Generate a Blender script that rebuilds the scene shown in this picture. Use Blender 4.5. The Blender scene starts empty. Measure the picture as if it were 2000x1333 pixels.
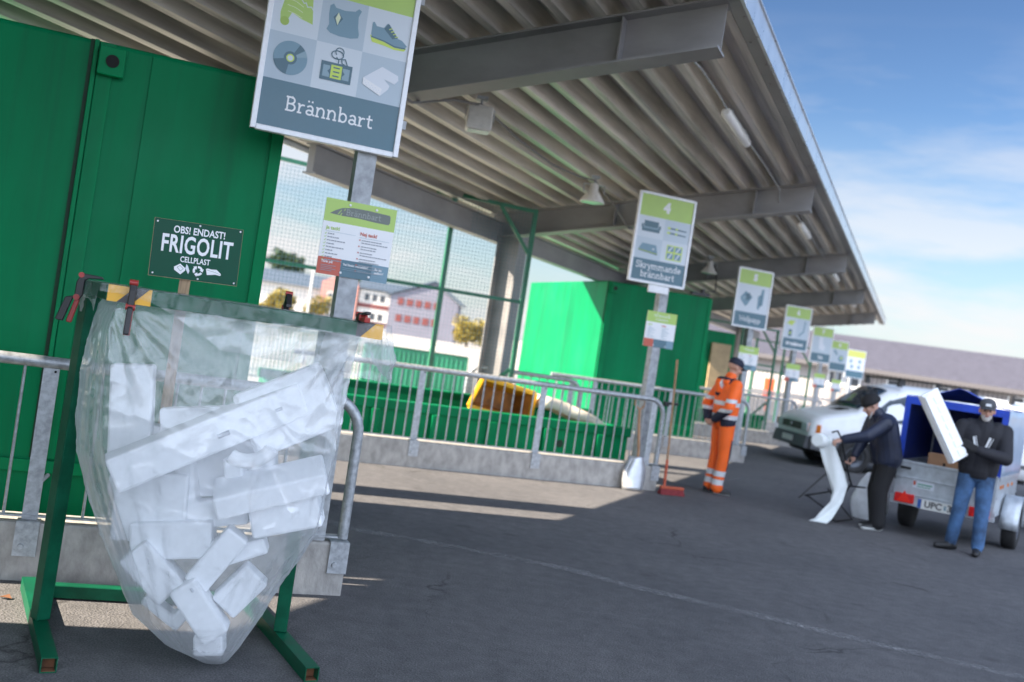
import bpy, bmesh, math, random
import numpy as np
from mathutils import Vector, Matrix, noise
from mathutils import geometry as mgeo
R = math.radians
random.seed(7)
SC = bpy.context.scene
COL = SC.collection

# ---------------------------------------------------------------- camera
F = 1944.0
ROLL = R(8.6); PITCH = R(-0.118); CAMH = 1.6
cam_d = bpy.data.cameras.new('camera'); cam = bpy.data.objects.new('camera', cam_d); COL.objects.link(cam)
cam_d.sensor_width = 36.0; cam_d.lens = F / 2000 * 36.0
cam_d.clip_start = 0.05; cam_d.clip_end = 3000
CM = Matrix.Rotation(R(90) + PITCH, 3, 'X') @ Matrix.Rotation(ROLL, 3, 'Z')
cam.matrix_world = Matrix.Translation((0, 0, CAMH)) @ CM.to_4x4()
cam_d.dof.use_dof = True; cam_d.dof.focus_distance = 4.75; cam_d.dof.aperture_fstop = 1.9
SC.camera = cam

# ---------------------------------------------------------------- sun and sky
SUN_EL = 35.0
SUN_AZ = (-0.950, -0.311)                 # horizontal direction towards the sun
sun_d = bpy.data.lights.new('sun', 'SUN'); sun = bpy.data.objects.new('sun', sun_d); COL.objects.link(sun)
sun_d.energy = 5.0; sun_d.angle = R(0.55); sun_d.color = (1.0, 0.86, 0.69)
sv = Vector((SUN_AZ[0] * math.cos(R(SUN_EL)), SUN_AZ[1] * math.cos(R(SUN_EL)), math.sin(R(SUN_EL))))
sun.rotation_euler = sv.to_track_quat('Z', 'Y').to_euler()
sun.location = (0, 0, 30)
W = bpy.data.worlds.new('World'); SC.world = W; W.use_nodes = True
wn = W.node_tree.nodes; wl = W.node_tree.links
bg = wn['Background']; bg.inputs[1].default_value = 0.05
sky = wn.new('ShaderNodeTexSky'); sky.sky_type = 'NISHITA'; sky.sun_disc = False
sky.sun_elevation = R(SUN_EL); sky.sun_rotation = math.atan2(SUN_AZ[0], SUN_AZ[1]) % (2 * math.pi)
sky.altitude = 30; sky.air_density = 1.0; sky.dust_density = 0.7; sky.ozone_density = 1.3
tc = wn.new('ShaderNodeTexCoord')
mp = wn.new('ShaderNodeMapping'); mp.inputs['Scale'].default_value = (2.0, 2.0, 9.0); mp.inputs['Location'].default_value = (1.3, 0.6, 0.2)
nz = wn.new('ShaderNodeTexNoise'); nz.inputs['Scale'].default_value = 1.7; nz.inputs['Detail'].default_value = 7; nz.inputs['Roughness'].default_value = 0.55
wl.new(tc.outputs['Generated'], mp.inputs[0]); wl.new(mp.outputs[0], nz.inputs['Vector'])
cr = wn.new('ShaderNodeValToRGB'); cr.color_ramp.elements[0].position = 0.44; cr.color_ramp.elements[1].position = 0.60
wl.new(nz.outputs[0], cr.inputs[0])
sep = wn.new('ShaderNodeSeparateXYZ'); wl.new(tc.outputs['Generated'], sep.inputs[0])
mr = wn.new('ShaderNodeMapRange'); mr.inputs[1].default_value = 0.02; mr.inputs[2].default_value = 0.34; mr.inputs[3].default_value = 1.0; mr.inputs[4].default_value = 0.0
wl.new(sep.outputs[2], mr.inputs[0])
mul = wn.new('ShaderNodeMath'); mul.operation = 'MULTIPLY'; wl.new(cr.outputs[0], mul.inputs[0]); wl.new(mr.outputs[0], mul.inputs[1])
def vm(op, a, val=None):
    n = wn.new('ShaderNodeVectorMath'); n.operation = op; wl.new(a, n.inputs[0])
    if val is not None:
        if op == 'SCALE': n.inputs[3].default_value = val
        else: n.inputs[1].default_value = val
    return n.outputs[0]
gm = wn.new('ShaderNodeGamma'); gm.inputs[1].default_value = 1.5
wl.new(vm('SCALE', sky.outputs[0], 1 / 4.0), gm.inputs[0]); deep = vm('SCALE', gm.outputs[0], 3.05)     # clear, deep autumn blue
hz = wn.new('ShaderNodeMapRange'); hz.inputs[1].default_value = 0.0; hz.inputs[2].default_value = 0.26; hz.inputs[3].default_value = 0.7; hz.inputs[4].default_value = 0.0; wl.new(sep.outputs[2], hz.inputs[0])
hm = wn.new('ShaderNodeMixRGB'); hm.inputs[2].default_value = (3.4, 4.0, 4.6, 1); wl.new(hz.outputs[0], hm.inputs[0]); wl.new(deep, hm.inputs[1])
mx = wn.new('ShaderNodeMixRGB'); mx.inputs[2].default_value = (5.1, 5.0, 5.05, 1)
wl.new(mul.outputs[0], mx.inputs[0]); wl.new(hm.outputs[0], mx.inputs[1])
# bright cloud bank added behind the camera and overhead, out of view, lifting the shade
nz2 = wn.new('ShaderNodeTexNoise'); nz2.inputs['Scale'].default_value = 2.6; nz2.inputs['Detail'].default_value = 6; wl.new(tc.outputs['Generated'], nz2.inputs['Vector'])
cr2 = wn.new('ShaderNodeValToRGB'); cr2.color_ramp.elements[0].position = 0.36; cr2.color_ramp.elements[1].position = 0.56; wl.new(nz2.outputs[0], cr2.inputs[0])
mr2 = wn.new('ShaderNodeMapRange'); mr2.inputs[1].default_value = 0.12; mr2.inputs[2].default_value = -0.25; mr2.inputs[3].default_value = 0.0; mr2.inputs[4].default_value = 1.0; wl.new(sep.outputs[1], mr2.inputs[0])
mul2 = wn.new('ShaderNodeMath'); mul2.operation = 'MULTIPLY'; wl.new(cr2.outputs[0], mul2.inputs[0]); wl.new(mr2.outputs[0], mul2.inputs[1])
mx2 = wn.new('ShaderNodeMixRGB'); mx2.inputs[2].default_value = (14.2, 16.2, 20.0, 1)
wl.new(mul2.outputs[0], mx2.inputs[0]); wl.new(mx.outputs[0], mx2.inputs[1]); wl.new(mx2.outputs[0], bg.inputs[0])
SC.view_settings.view_transform = 'Standard'; SC.view_settings.look = 'None'
SC.view_settings.exposure = 1.95; SC.view_settings.gamma = 1.0; SC.view_settings.use_curve_mapping = False
SC.cycles.max_bounces = 10; SC.cycles.transparent_max_bounces = 24; SC.cycles.diffuse_bounces = 5
SC.cycles.use_denoising = True
SC.cycles.sample_clamp_indirect = 6

# ---------------------------------------------------------------- picture point -> world point
def ray(px, py):
    c = CM @ Vector(((px - 1000) / F, -(py - 666.5) / F, -1.0))
    return c
def Wp(px, py, Y):                         # point seen at (px,py) at distance Y in front of the camera
    d = ray(px, py); t = Y / d.y
    return Vector((d.x * t, Y, CAMH + d.z * t))
def Gp(px, py, z=0.0):                     # point seen at (px,py) on level z
    d = ray(px, py); t = (z - CAMH) / d.z
    return Vector((d.x * t, d.y * t, z))
def Pp(px, py, p0, n):                     # point seen at (px,py) on the vertical plane through p0 with normal n
    d = ray(px, py); n = Vector(n); o = Vector((0, 0, CAMH))
    t = (Vector(p0) - o).dot(n) / d.dot(n)
    return o + d * t

# ---------------------------------------------------------------- materials
MAT = {}
def mat(name, base, rough=0.6, metal=0.0, var=0.0, scale=6.0, bump=0.0, bscale=40.0, col2=None, spec=0.5, stretch=None, detail=5.0, thr=(0.35, 0.65), coat=0.0):
    if name in MAT: return MAT[name]
    m = bpy.data.materials.new(name); m.use_nodes = True; MAT[name] = m
    nt = m.node_tree; b = nt.nodes['Principled BSDF']
    b.inputs['Base Color'].default_value = (*base, 1); b.inputs['Roughness'].default_value = rough
    b.inputs['Metallic'].default_value = metal; b.inputs['Specular IOR Level'].default_value = spec
    if coat: b.inputs['Coat Weight'].default_value = coat; b.inputs['Coat Roughness'].default_value = 0.08
    if var > 0 or col2 or bump:
        tc = nt.nodes.new('ShaderNodeTexCoord'); vec = tc.outputs['Object']
        if stretch:
            mpn = nt.nodes.new('ShaderNodeMapping'); mpn.inputs['Scale'].default_value = stretch
            nt.links.new(vec, mpn.inputs[0]); vec = mpn.outputs[0]
    if var > 0 or col2:
        n = nt.nodes.new('ShaderNodeTexNoise'); n.inputs['Scale'].default_value = scale; n.inputs['Detail'].default_value = detail; n.inputs['Roughness'].default_value = 0.6
        nt.links.new(vec, n.inputs['Vector'])
        r = nt.nodes.new('ShaderNodeValToRGB')
        c2 = col2 if col2 else tuple(min(1, c * (1 + var)) for c in base)
        c1 = base if col2 else tuple(c * (1 - var) for c in base)
        r.color_ramp.elements[0].color = (*c1, 1); r.color_ramp.elements[1].color = (*c2, 1)
        r.color_ramp.elements[0].position = thr[0]; r.color_ramp.elements[1].position = thr[1]
        nt.links.new(n.outputs[0], r.inputs[0]); nt.links.new(r.outputs[0], b.inputs['Base Color'])
        mr = nt.nodes.new('ShaderNodeMapRange'); mr.inputs[3].default_value = max(0.03, rough - 0.12); mr.inputs[4].default_value = min(1, rough + 0.12)
        nt.links.new(n.outputs[0], mr.inputs[0]); nt.links.new(mr.outputs[0], b.inputs['Roughness'])
    if bump:
        n2 = nt.nodes.new('ShaderNodeTexNoise'); n2.inputs['Scale'].default_value = bscale; n2.inputs['Detail'].default_value = 4
        nt.links.new(vec, n2.inputs['Vector'])
        bp = nt.nodes.new('ShaderNodeBump'); bp.inputs['Strength'].default_value = bump; bp.inputs['Distance'].default_value = 0.01
        nt.links.new(n2.outputs[0], bp.inputs['Height']); nt.links.new(bp.outputs[0], b.inputs['Normal'])
    return m

def asphalt_mat():
    m = bpy.data.materials.new('asphalt'); m.use_nodes = True; nt = m.node_tree; N = nt.nodes; L = nt.links
    b = N['Principled BSDF']; b.inputs['Roughness'].default_value = 0.86; b.inputs['Specular IOR Level'].default_value = 0.35
    tc = N.new('ShaderNodeTexCoord'); v = tc.outputs['Object']
    def noise_(s, d=5, r=0.6):
        n = N.new('ShaderNodeTexNoise'); n.inputs['Scale'].default_value = s; n.inputs['Detail'].default_value = d; n.inputs['Roughness'].default_value = r
        L.new(v, n.inputs['Vector']); return n.outputs[0]
    def ramp(src, stops):
        r = N.new('ShaderNodeValToRGB')
        while len(r.color_ramp.elements) < len(stops): r.color_ramp.elements.new(0.5)
        for e, (p, c) in zip(r.color_ramp.elements, stops): e.position = p; e.color = (*c, 1)
        L.new(src, r.inputs[0]); return r.outputs[0]
    big = ramp(noise_(0.55, 6), [(0.3, (0.082, 0.083, 0.090)), (0.7, (0.122, 0.121, 0.127))])
    fine = ramp(noise_(130, 3), [(0.30, (0.5, 0.5, 0.5)), (0.5, (1, 1, 1)), (0.72, (1.75, 1.7, 1.62))])
    mid = ramp(noise_(9, 6), [(0.3, (0.82, 0.82, 0.82)), (0.7, (1.18, 1.17, 1.16))])
    a = N.new('ShaderNodeMixRGB'); a.blend_type = 'MULTIPLY'; a.inputs[0].default_value = 1; L.new(big, a.inputs[1]); L.new(fine, a.inputs[2])
    a2 = N.new('ShaderNodeMixRGB'); a2.blend_type = 'MULTIPLY'; a2.inputs[0].default_value = 1; L.new(a.outputs[0], a2.inputs[1]); L.new(mid, a2.inputs[2])
    vo = N.new('ShaderNodeTexVoronoi'); vo.inputs['Scale'].default_value = 85; L.new(v, vo.inputs['Vector'])
    # worn pale scuffs with a shape of their own
    wv = ramp(noise_(0.9, 8, 0.7), [(0.55, (0, 0, 0)), (0.70, (1, 1, 1))])
    sp = ramp(noise_(26, 5), [(0.48, (0, 0, 0)), (0.66, (0.45, 0.45, 0.45))])
    mm = N.new('ShaderNodeMixRGB'); mm.blend_type = 'MULTIPLY'; mm.inputs[0].default_value = 1; L.new(wv, mm.inputs[1]); L.new(sp, mm.inputs[2])
    a3 = N.new('ShaderNodeMixRGB'); a3.inputs[2].default_value = (0.22, 0.215, 0.21, 1); L.new(mm.outputs[0], a3.inputs[0]); L.new(a2.outputs[0], a3.inputs[1])
    ol = ramp(noise_(1.9, 4, 0.5), [(0.66, (0, 0, 0)), (0.73, (0.55, 0.55, 0.55))])
    a4 = N.new('ShaderNodeMixRGB'); a4.inputs[2].default_value = (0.045, 0.044, 0.046, 1); L.new(ol, a4.inputs[0]); L.new(a3.outputs[0], a4.inputs[1])
    gs = ramp(noise_(210, 2), [(0.70, (0, 0, 0)), (0.76, (0.8, 0.8, 0.8))])
    a5 = N.new('ShaderNodeMixRGB'); a5.inputs[2].default_value = (0.33, 0.32, 0.31, 1); L.new(gs, a5.inputs[0]); L.new(a4.outputs[0], a5.inputs[1])
    cv = N.new('ShaderNodeTexVoronoi'); cv.feature = 'DISTANCE_TO_EDGE'; cv.inputs['Scale'].default_value = 0.42
    dn = N.new('ShaderNodeTexNoise'); dn.inputs['Scale'].default_value = 2.2; dn.inputs['Detail'].default_value = 6; L.new(v, dn.inputs['Vector'])
    dm = N.new('ShaderNodeMixRGB'); dm.blend_type = 'ADD'; dm.inputs[0].default_value = 0.55; L.new(v, dm.inputs[1]); L.new(dn.outputs['Color'], dm.inputs[2]); L.new(dm.outputs[0], cv.inputs['Vector'])
    ck = ramp(cv.outputs['Distance'], [(0.0015, (0.75, 0.75, 0.75)), (0.005, (0, 0, 0))]); ckm = ramp(noise_(0.6, 2), [(0.5, (0, 0, 0)), (0.6, (1, 1, 1))])
    cm_ = N.new('ShaderNodeMixRGB'); cm_.blend_type = 'MULTIPLY'; cm_.inputs[0].default_value = 1; L.new(ck, cm_.inputs[1]); L.new(ckm, cm_.inputs[2])
    a6 = N.new('ShaderNodeMixRGB'); a6.inputs[2].default_value = (0.02, 0.02, 0.02, 1); L.new(cm_.outputs[0], a6.inputs[0]); L.new(a5.outputs[0], a6.inputs[1])
    L.new(a6.outputs[0], b.inputs['Base Color'])
    bp = N.new('ShaderNodeBump'); bp.inputs['Strength'].default_value = 0.55; bp.inputs['Distance'].default_value = 0.006
    L.new(vo.outputs['Distance'], bp.inputs['Height'])
    bp2 = N.new('ShaderNodeBump'); bp2.inputs['Strength'].default_value = 0.25; bp2.inputs['Distance'].default_value = 0.02
    L.new(noise_(14, 6), bp2.inputs['Height']); L.new(bp.outputs[0], bp2.inputs['Normal']); L.new(bp2.outputs[0], b.inputs['Normal'])
    MAT['asphalt'] = m; return m
asphalt_mat()

def film_mat(name, haze, gloss=0.28, edge=0.30, tint=(0.985, 0.995, 0.995), bump=0.35, bscale=7.0):
    """thin clear polythene: mostly see-through, milky where it is seen edge-on or folded"""
    m = bpy.data.materials.new(name); m.use_nodes = True; nt = m.node_tree; N = nt.nodes; L = nt.links
    for n in list(N):
        if n.type != 'OUTPUT_MATERIAL': N.remove(n)
    out = [n for n in N if n.type == 'OUTPUT_MATERIAL'][0]
    tc = N.new('ShaderNodeTexCoord')
    mp = N.new('ShaderNodeMapping'); mp.inputs['Scale'].default_value = (1.6, 1.6, 0.8); mp.inputs['Rotation'].default_value = (0.3, 0.6, 0.4); L.new(tc.outputs['Object'], mp.inputs[0])
    mf = N.new('ShaderNodeTexNoise'); mf.inputs['Scale'].default_value = bscale; mf.inputs['Detail'].default_value = 6; mf.inputs['Roughness'].default_value = 0.62; mf.inputs['Distortion'].default_value = 1.4
    L.new(mp.outputs[0], mf.inputs['Vector'])
    vo = N.new('ShaderNodeTexVoronoi'); vo.feature = 'DISTANCE_TO_EDGE'; vo.inputs['Scale'].default_value = bscale * 0.8; L.new(mp.outputs[0], vo.inputs['Vector'])
    add = N.new('ShaderNodeMath'); add.operation = 'MULTIPLY_ADD'; add.inputs[1].default_value = 0.5; L.new(vo.outputs[0], add.inputs[0]); L.new(mf.outputs[0], add.inputs[2])
    bp = N.new('ShaderNodeBump'); bp.inputs['Strength'].default_value = bump; bp.inputs['Distance'].default_value = 0.05; L.new(add.outputs[0], bp.inputs['Height'])
    tr = N.new('ShaderNodeBsdfTransparent'); tr.inputs[0].default_value = (*tint, 1)
    df = N.new('ShaderNodeBsdfDiffuse'); df.inputs[0].default_value = (0.93, 0.95, 0.97, 1); L.new(bp.outputs[0], df.inputs['Normal'])
    tl = N.new('ShaderNodeBsdfTranslucent'); tl.inputs[0].default_value = (0.93, 0.95, 0.97, 1); L.new(bp.outputs[0], tl.inputs['Normal'])
    m1 = N.new('ShaderNodeMixShader'); m1.inputs[0].default_value = 0.5; L.new(df.outputs[0], m1.inputs[1]); L.new(tl.outputs[0], m1.inputs[2])
    lw = N.new('ShaderNodeLayerWeight'); lw.inputs[0].default_value = 0.35; L.new(bp.outputs[0], lw.inputs['Normal'])
    mr = N.new('ShaderNodeMapRange'); mr.inputs[3].default_value = haze; mr.inputs[4].default_value = min(0.9, haze + edge); L.new(lw.outputs['Facing'], mr.inputs[0])
    m2 = N.new('ShaderNodeMixShader'); L.new(mr.outputs[0], m2.inputs[0]); L.new(tr.outputs[0], m2.inputs[1]); L.new(m1.outputs[0], m2.inputs[2])
    gl = N.new('ShaderNodeBsdfGlossy'); gl.inputs['Roughness'].default_value = 0.10; L.new(bp.outputs[0], gl.inputs['Normal'])
    fr = N.new('ShaderNodeFresnel'); fr.inputs[0].default_value = 1.5; L.new(bp.outputs[0], fr.inputs['Normal'])
    mg = N.new('ShaderNodeMath'); mg.operation = 'MULTIPLY'; mg.inputs[1].default_value = 2.0; L.new(fr.outputs[0], mg.inputs[0])
    mn = N.new('ShaderNodeMath'); mn.operation = 'MINIMUM'; mn.inputs[1].default_value = gloss; L.new(mg.outputs[0], mn.inputs[0]); mg = mn
    m3 = N.new('ShaderNodeMixShader'); L.new(mg.outputs[0], m3.inputs[0]); L.new(m2.outputs[0], m3.inputs[1]); L.new(gl.outputs[0], m3.inputs[2])
    L.new(m3.outputs[0], out.inputs[0]); MAT[name] = m; return m

def glass_mat(name, col=(0.02, 0.025, 0.03), rough=0.04):
    return mat(name, col, rough, 0.0, spec=0.9)

mat('green_paint', (0.001, 0.175, 0.066), 0.46, spec=0.09, var=0.2, scale=1.7, bump=0.10, bscale=5, stretch=(1, 1, 0.25), detail=7)
mat('green_side', (0.001, 0.20, 0.072), 0.5, spec=0.10, var=0.15, scale=2.0, bump=0.05, bscale=14, detail=6)
def weather(m, rust=0.70):
    nt = m.node_tree; N = nt.nodes; L = nt.links; b = N['Principled BSDF']; src = b.inputs['Base Color'].links[0].from_socket
    tc = N.new('ShaderNodeTexCoord')
    def nz(sc, scale, det, lo, hi):
        mp = N.new('ShaderNodeMapping'); mp.inputs['Scale'].default_value = sc; L.new(tc.outputs['Object'], mp.inputs[0])
        n = N.new('ShaderNodeTexNoise'); n.inputs['Scale'].default_value = scale; n.inputs['Detail'].default_value = det; n.inputs['Roughness'].default_value = 0.65; L.new(mp.outputs[0], n.inputs['Vector'])
        r = N.new('ShaderNodeMapRange'); r.inputs[1].default_value = lo; r.inputs[2].default_value = hi; L.new(n.outputs[0], r.inputs[0]); return r.outputs[0]
    st = nz((9, 9, 0.22), 1.0, 5, 0.50, 0.78); k = N.new('ShaderNodeMath'); k.operation = 'MULTIPLY'; k.inputs[1].default_value = 0.45; L.new(st, k.inputs[0])
    m1 = N.new('ShaderNodeMixRGB'); m1.inputs[2].default_value = (0.010, 0.085, 0.045, 1); L.new(k.outputs[0], m1.inputs[0]); L.new(src, m1.inputs[1])          # run-off streaks
    fd = nz((1, 1, 1), 0.9, 3, 0.5, 0.75); k2 = N.new('ShaderNodeMath'); k2.operation = 'MULTIPLY'; k2.inputs[1].default_value = 0.22; L.new(fd, k2.inputs[0])
    m2 = N.new('ShaderNodeMixRGB'); m2.inputs[2].default_value = (0.03, 0.24, 0.13, 1); L.new(k2.outputs[0], m2.inputs[0]); L.new(m1.outputs[0], m2.inputs[1])      # faded paint
    ru = nz((1, 1, 0.6), 13, 8, rust, rust + 0.03)
    m3 = N.new('ShaderNodeMixRGB'); m3.inputs[2].default_value = (0.11, 0.05, 0.02, 1); L.new(ru, m3.inputs[0]); L.new(m2.outputs[0], m3.inputs[1]); L.new(m3.outputs[0], b.inputs['Base Color'])
weather(MAT['green_paint'], 0.73); weather(MAT['green_side'], 0.69)
mat('green_tube', (0.006, 0.140, 0.068), 0.45, var=0.2, scale=8)
mat('stand_green', (0.002, 0.085, 0.042), 0.42, spec=0.2, var=0.22, scale=9, bump=0.03, bscale=60)
mat('rust', (0.13, 0.055, 0.025), 0.85, var=0.4, scale=18)
mat('galv', (0.40, 0.42, 0.44), 0.5, 0.55, var=0.22, scale=28, detail=3, bump=0.03, bscale=90)
mat('galv_dull', (0.36, 0.38, 0.40), 0.6, 0.35, var=0.25, scale=14, detail=6)
mat('deck_steel', (0.50, 0.475, 0.43), 0.42, 0.35, var=0.42, scale=4.0, detail=8, stretch=(3, 0.07, 1), thr=(0.36, 0.64))
mat('beam_steel', (0.275, 0.272, 0.275), 0.55, 0.35, var=0.16, scale=1.3, detail=7, stretch=(1, 1, 2))
mat('trim_alu', (0.62, 0.66, 0.70), 0.3, 0.6, var=0.08, scale=5)
mat('concrete', (0.37, 0.355, 0.335), 0.9, var=0.22, scale=11, detail=10, bump=0.5, bscale=60, stretch=(1, 1, 0.6))
mat('white_paint', (0.78, 0.79, 0.80), 0.4, var=0.04, scale=9)
mat('frame_white', (0.74, 0.755, 0.78), 0.35, 0.1, var=0.06, scale=30)
mat('black_plastic', (0.018, 0.018, 0.02), 0.45)
mat('red_plastic', (0.36, 0.035, 0.03), 0.42, var=0.1, scale=20)
mat('rubber', (0.02, 0.02, 0.021), 0.8, var=0.2, scale=20)
mat('dark_gap', (0.012, 0.012, 0.013), 0.9)
mat('foam', (0.86, 0.875, 0.90), 0.8, var=0.035, scale=30, bump=0.10, bscale=220)
mat('wood', (0.36, 0.25, 0.15), 0.75, var=0.25, scale=9, stretch=(8, 8, 0.7))
mat('wood_handle', (0.34, 0.19, 0.10), 0.6, var=0.2, scale=12)
mat('tape_yellow', (0.80, 0.42, 0.025), 0.35)
mat('tape_black', (0.035, 0.035, 0.04), 0.35)
mat('sign_green', (0.40, 0.58, 0.13), 0.38, var=0.03, scale=4)
mat('sign_slate', (0.075, 0.165, 0.215), 0.38, var=0.05, scale=4)
mat('sign_pale', (0.60, 0.665, 0.725), 0.4)
mat('sign_grey', (0.435, 0.525, 0.60), 0.4)
mat('sign_white', (0.80, 0.81, 0.83), 0.42)
mat('ic_blue', (0.165, 0.29, 0.37), 0.4)
mat('ic_dark', (0.065, 0.145, 0.19), 0.4)
mat('ic_mid', (0.24, 0.36, 0.43), 0.4)
mat('ic_pale', (0.68, 0.72, 0.78), 0.4)
mat('ic_lime', (0.55, 0.70, 0.10), 0.4)
mat('ic_cream', (0.68, 0.74, 0.50), 0.4)
mat('sign_red', (0.52, 0.10, 0.06), 0.4)
mat('txt_grey', (0.30, 0.32, 0.36), 0.5)
mat('tape_grey', (0.155, 0.18, 0.165), 0.5)
mat('frig_green', (0.001, 0.070, 0.038), 0.4, var=0.05, scale=5, spec=0.2)
mat('sign_yellow', (0.70, 0.68, 0.15), 0.4)

# ---------------------------------------------------------------- mesh helper
class MB:
    def __init__(s): s.v = []; s.f = []; s.m = []; s.sm = []
    def add(s, vs, fs, mi=0, smooth=False, M=None):
        o = len(s.v)
        for p in vs:
            p = Vector(p)
            s.v.append(tuple(M @ p) if M is not None else tuple(p))
        for f in fs: s.f.append(tuple(i + o for i in f)); s.m.append(mi); s.sm.append(smooth)
        return s
    def box(s, c, d, rz=0.0, mi=0, M=None):
        x, y, z = d[0] / 2, d[1] / 2, d[2] / 2
        vs = [Vector(p) for p in ((-x, -y, -z), (x, -y, -z), (x, y, -z), (-x, y, -z), (-x, -y, z), (x, -y, z), (x, y, z), (-x, y, z))]
        T = Matrix.Translation(c) @ Matrix.Rotation(rz, 4, 'Z')
        if M is not None: T = M @ T
        return s.add([T @ p for p in vs], [(0, 3, 2, 1), (4, 5, 6, 7), (0, 1, 5, 4), (1, 2, 6, 5), (2, 3, 7, 6), (3, 0, 4, 7)], mi)
    def b2(s, lo, hi, mi=0, M=None):
        return s.box([(a + b) / 2 for a, b in zip(lo, hi)], [b - a for a, b in zip(lo, hi)], 0, mi, M)
    def bar(s, p0, p1, w, h, up=(0, 0, 1), mi=0):
        p0 = Vector(p0); p1 = Vector(p1); d = (p1 - p0); l = d.length; d.normalize(); up = Vector(up)
        sd = d.cross(up)
        if sd.length < 1e-4: sd = d.cross(Vector((1, 0, 0)))
        sd.normalize(); u = sd.cross(d)
        T = Matrix((sd, d, u)).transposed().to_4x4(); T.translation = (p0 + p1) / 2
        return s.box((0, 0, 0), (w, l, h), 0, mi, T)
    def tube(s, pts, r, n=10, mi=0, caps=True, smooth=True, rs=None, closed=False):
        pts = [Vector(p) for p in pts]; k = len(pts); vs = []; fs = []
        prev = None
        for i, p in enumerate(pts):
            if closed: d = pts[(i + 1) % k] - pts[i - 1]
            else: d = (pts[min(i + 1, k - 1)] - pts[max(i - 1, 0)])
            d.normalize()
            if prev is None:
                a = d.cross(Vector((0, 0, 1)))
                if a.length < 1e-3: a = d.cross(Vector((1, 0, 0)))
            else: a = prev - d * prev.dot(d)
            a.normalize(); prev = a; b = d.cross(a)
            rr = rs[i] if rs else r
            for j in range(n):
                t = 2 * math.pi * j / n
                vs.append(p + (a * math.cos(t) + b * math.sin(t)) * rr)
        for i in range(k if closed else k - 1):
            for j in range(n):
                i2 = (i + 1) % k
                fs.append((i * n + j, i * n + (j + 1) % n, i2 * n + (j + 1) % n, i2 * n + j))
        s.add(vs, fs, mi, smooth)
        if caps and not closed:
            s.add([vs[j] for j in range(n)], [tuple(reversed(range(n)))], mi)
            s.add([vs[(k - 1) * n + j] for j in range(n)], [tuple(range(n))], mi)
        return s
    def prism(s, poly, h0, h1, M=None, mi=0):      # poly in xy, extruded along z
        n = len(poly)
        vs = [(p[0], p[1], h0) for p in poly] + [(p[0], p[1], h1) for p in poly]
        fs = [tuple(reversed(range(n))), tuple(range(n, 2 * n))] + [(i, (i + 1) % n, n + (i + 1) % n, n + i) for i in range(n)]
        return s.add(vs, fs, mi, False, M)
    def lathe(s, prof, n=16, M=None, mi=0, smooth=True):   # prof (r,z) about z
        vs = []; fs = []; k = len(prof)
        for r, z in prof:
            for j in range(n):
                t = 2 * math.pi * j / n; vs.append((r * math.cos(t), r * math.sin(t), z))
        for i in range(k - 1):
            for j in range(n): fs.append((i * n + j, i * n + (j + 1) % n, (i + 1) * n + (j + 1) % n, (i + 1) * n + j))
        s.add(vs, fs, mi, smooth, M)
        s.add(vs[:n], [tuple(reversed(range(n)))], mi, False, M); s.add(vs[-n:], [tuple(range(n))], mi, False, M)
        return s
    def grid(s, P, mi=0, smooth=True):
        a = len(P); b = len(P[0]); vs = [p for row in P for p in row]
        fs = [(i * b + j, i * b + j + 1, (i + 1) * b + j + 1, (i + 1) * b + j) for i in range(a - 1) for j in range(b - 1)]
        return s.add(vs, fs, mi, smooth)
    def mesh(s, name, mats):
        me = bpy.data.meshes.new(name); me.from_pydata(s.v, [], s.f)
        for m in mats: me.materials.append(MAT[m] if isinstance(m, str) else m)
        me.polygons.foreach_set('material_index', s.m); me.polygons.foreach_set('use_smooth', s.sm)
        me.update(); return me
    def build(s, name, mats, parent=None, bevel=0.0, seg=2, recalc=False):
        if isinstance(mats, str) or not isinstance(mats, (list, tuple)): mats = [mats]
        me = s.mesh(name, mats)
        if recalc:
            bm = bmesh.new(); bm.from_mesh(me); bmesh.ops.remove_doubles(bm, verts=bm.verts, dist=1e-5); bmesh.ops.recalc_face_normals(bm, faces=bm.faces); bm.to_mesh(me); bm.free()
        o = bpy.data.objects.new(name, me); COL.objects.link(o)
        if parent: o.parent = parent
        if bevel > 0:
            md = o.modifiers.new('bevel', 'BEVEL'); md.width = bevel; md.segments = seg; md.limit_method = 'ANGLE'; md.angle_limit = R(40)
        return o

def tag(o, label=None, cat=None, group=None, kind=None):
    if label: o['label'] = label
    if cat: o['category'] = cat
    if group: o['group'] = group
    if kind: o['kind'] = kind
    return o
def thing(name, loc=(0, 0, 0), rz=0.0, label=None, cat=None, group=None):
    o = bpy.data.objects.new(name, None); COL.objects.link(o); o.empty_display_size = 0.2
    o.location = loc; o.rotation_euler = (0, 0, rz); tag(o, label, cat, group); return o
def link(name, me, parent=None, M=None):
    o = bpy.data.objects.new(name, me); COL.objects.link(o)
    if parent: o.parent = parent
    if M is not None: o.matrix_local = M
    return o
def copy_tree(o, parent=None):
    c = o.copy(); COL.objects.link(c)
    if parent: c.parent = parent
    for ch in list(o.children): copy_tree(ch, c)
    return c
def arc(c, r, a0, a1, n=8):
    return [(c[0] + r * math.cos(a0 + (a1 - a0) * i / n), c[1] + r * math.sin(a0 + (a1 - a0) * i / n)) for i in range(n + 1)]

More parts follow.
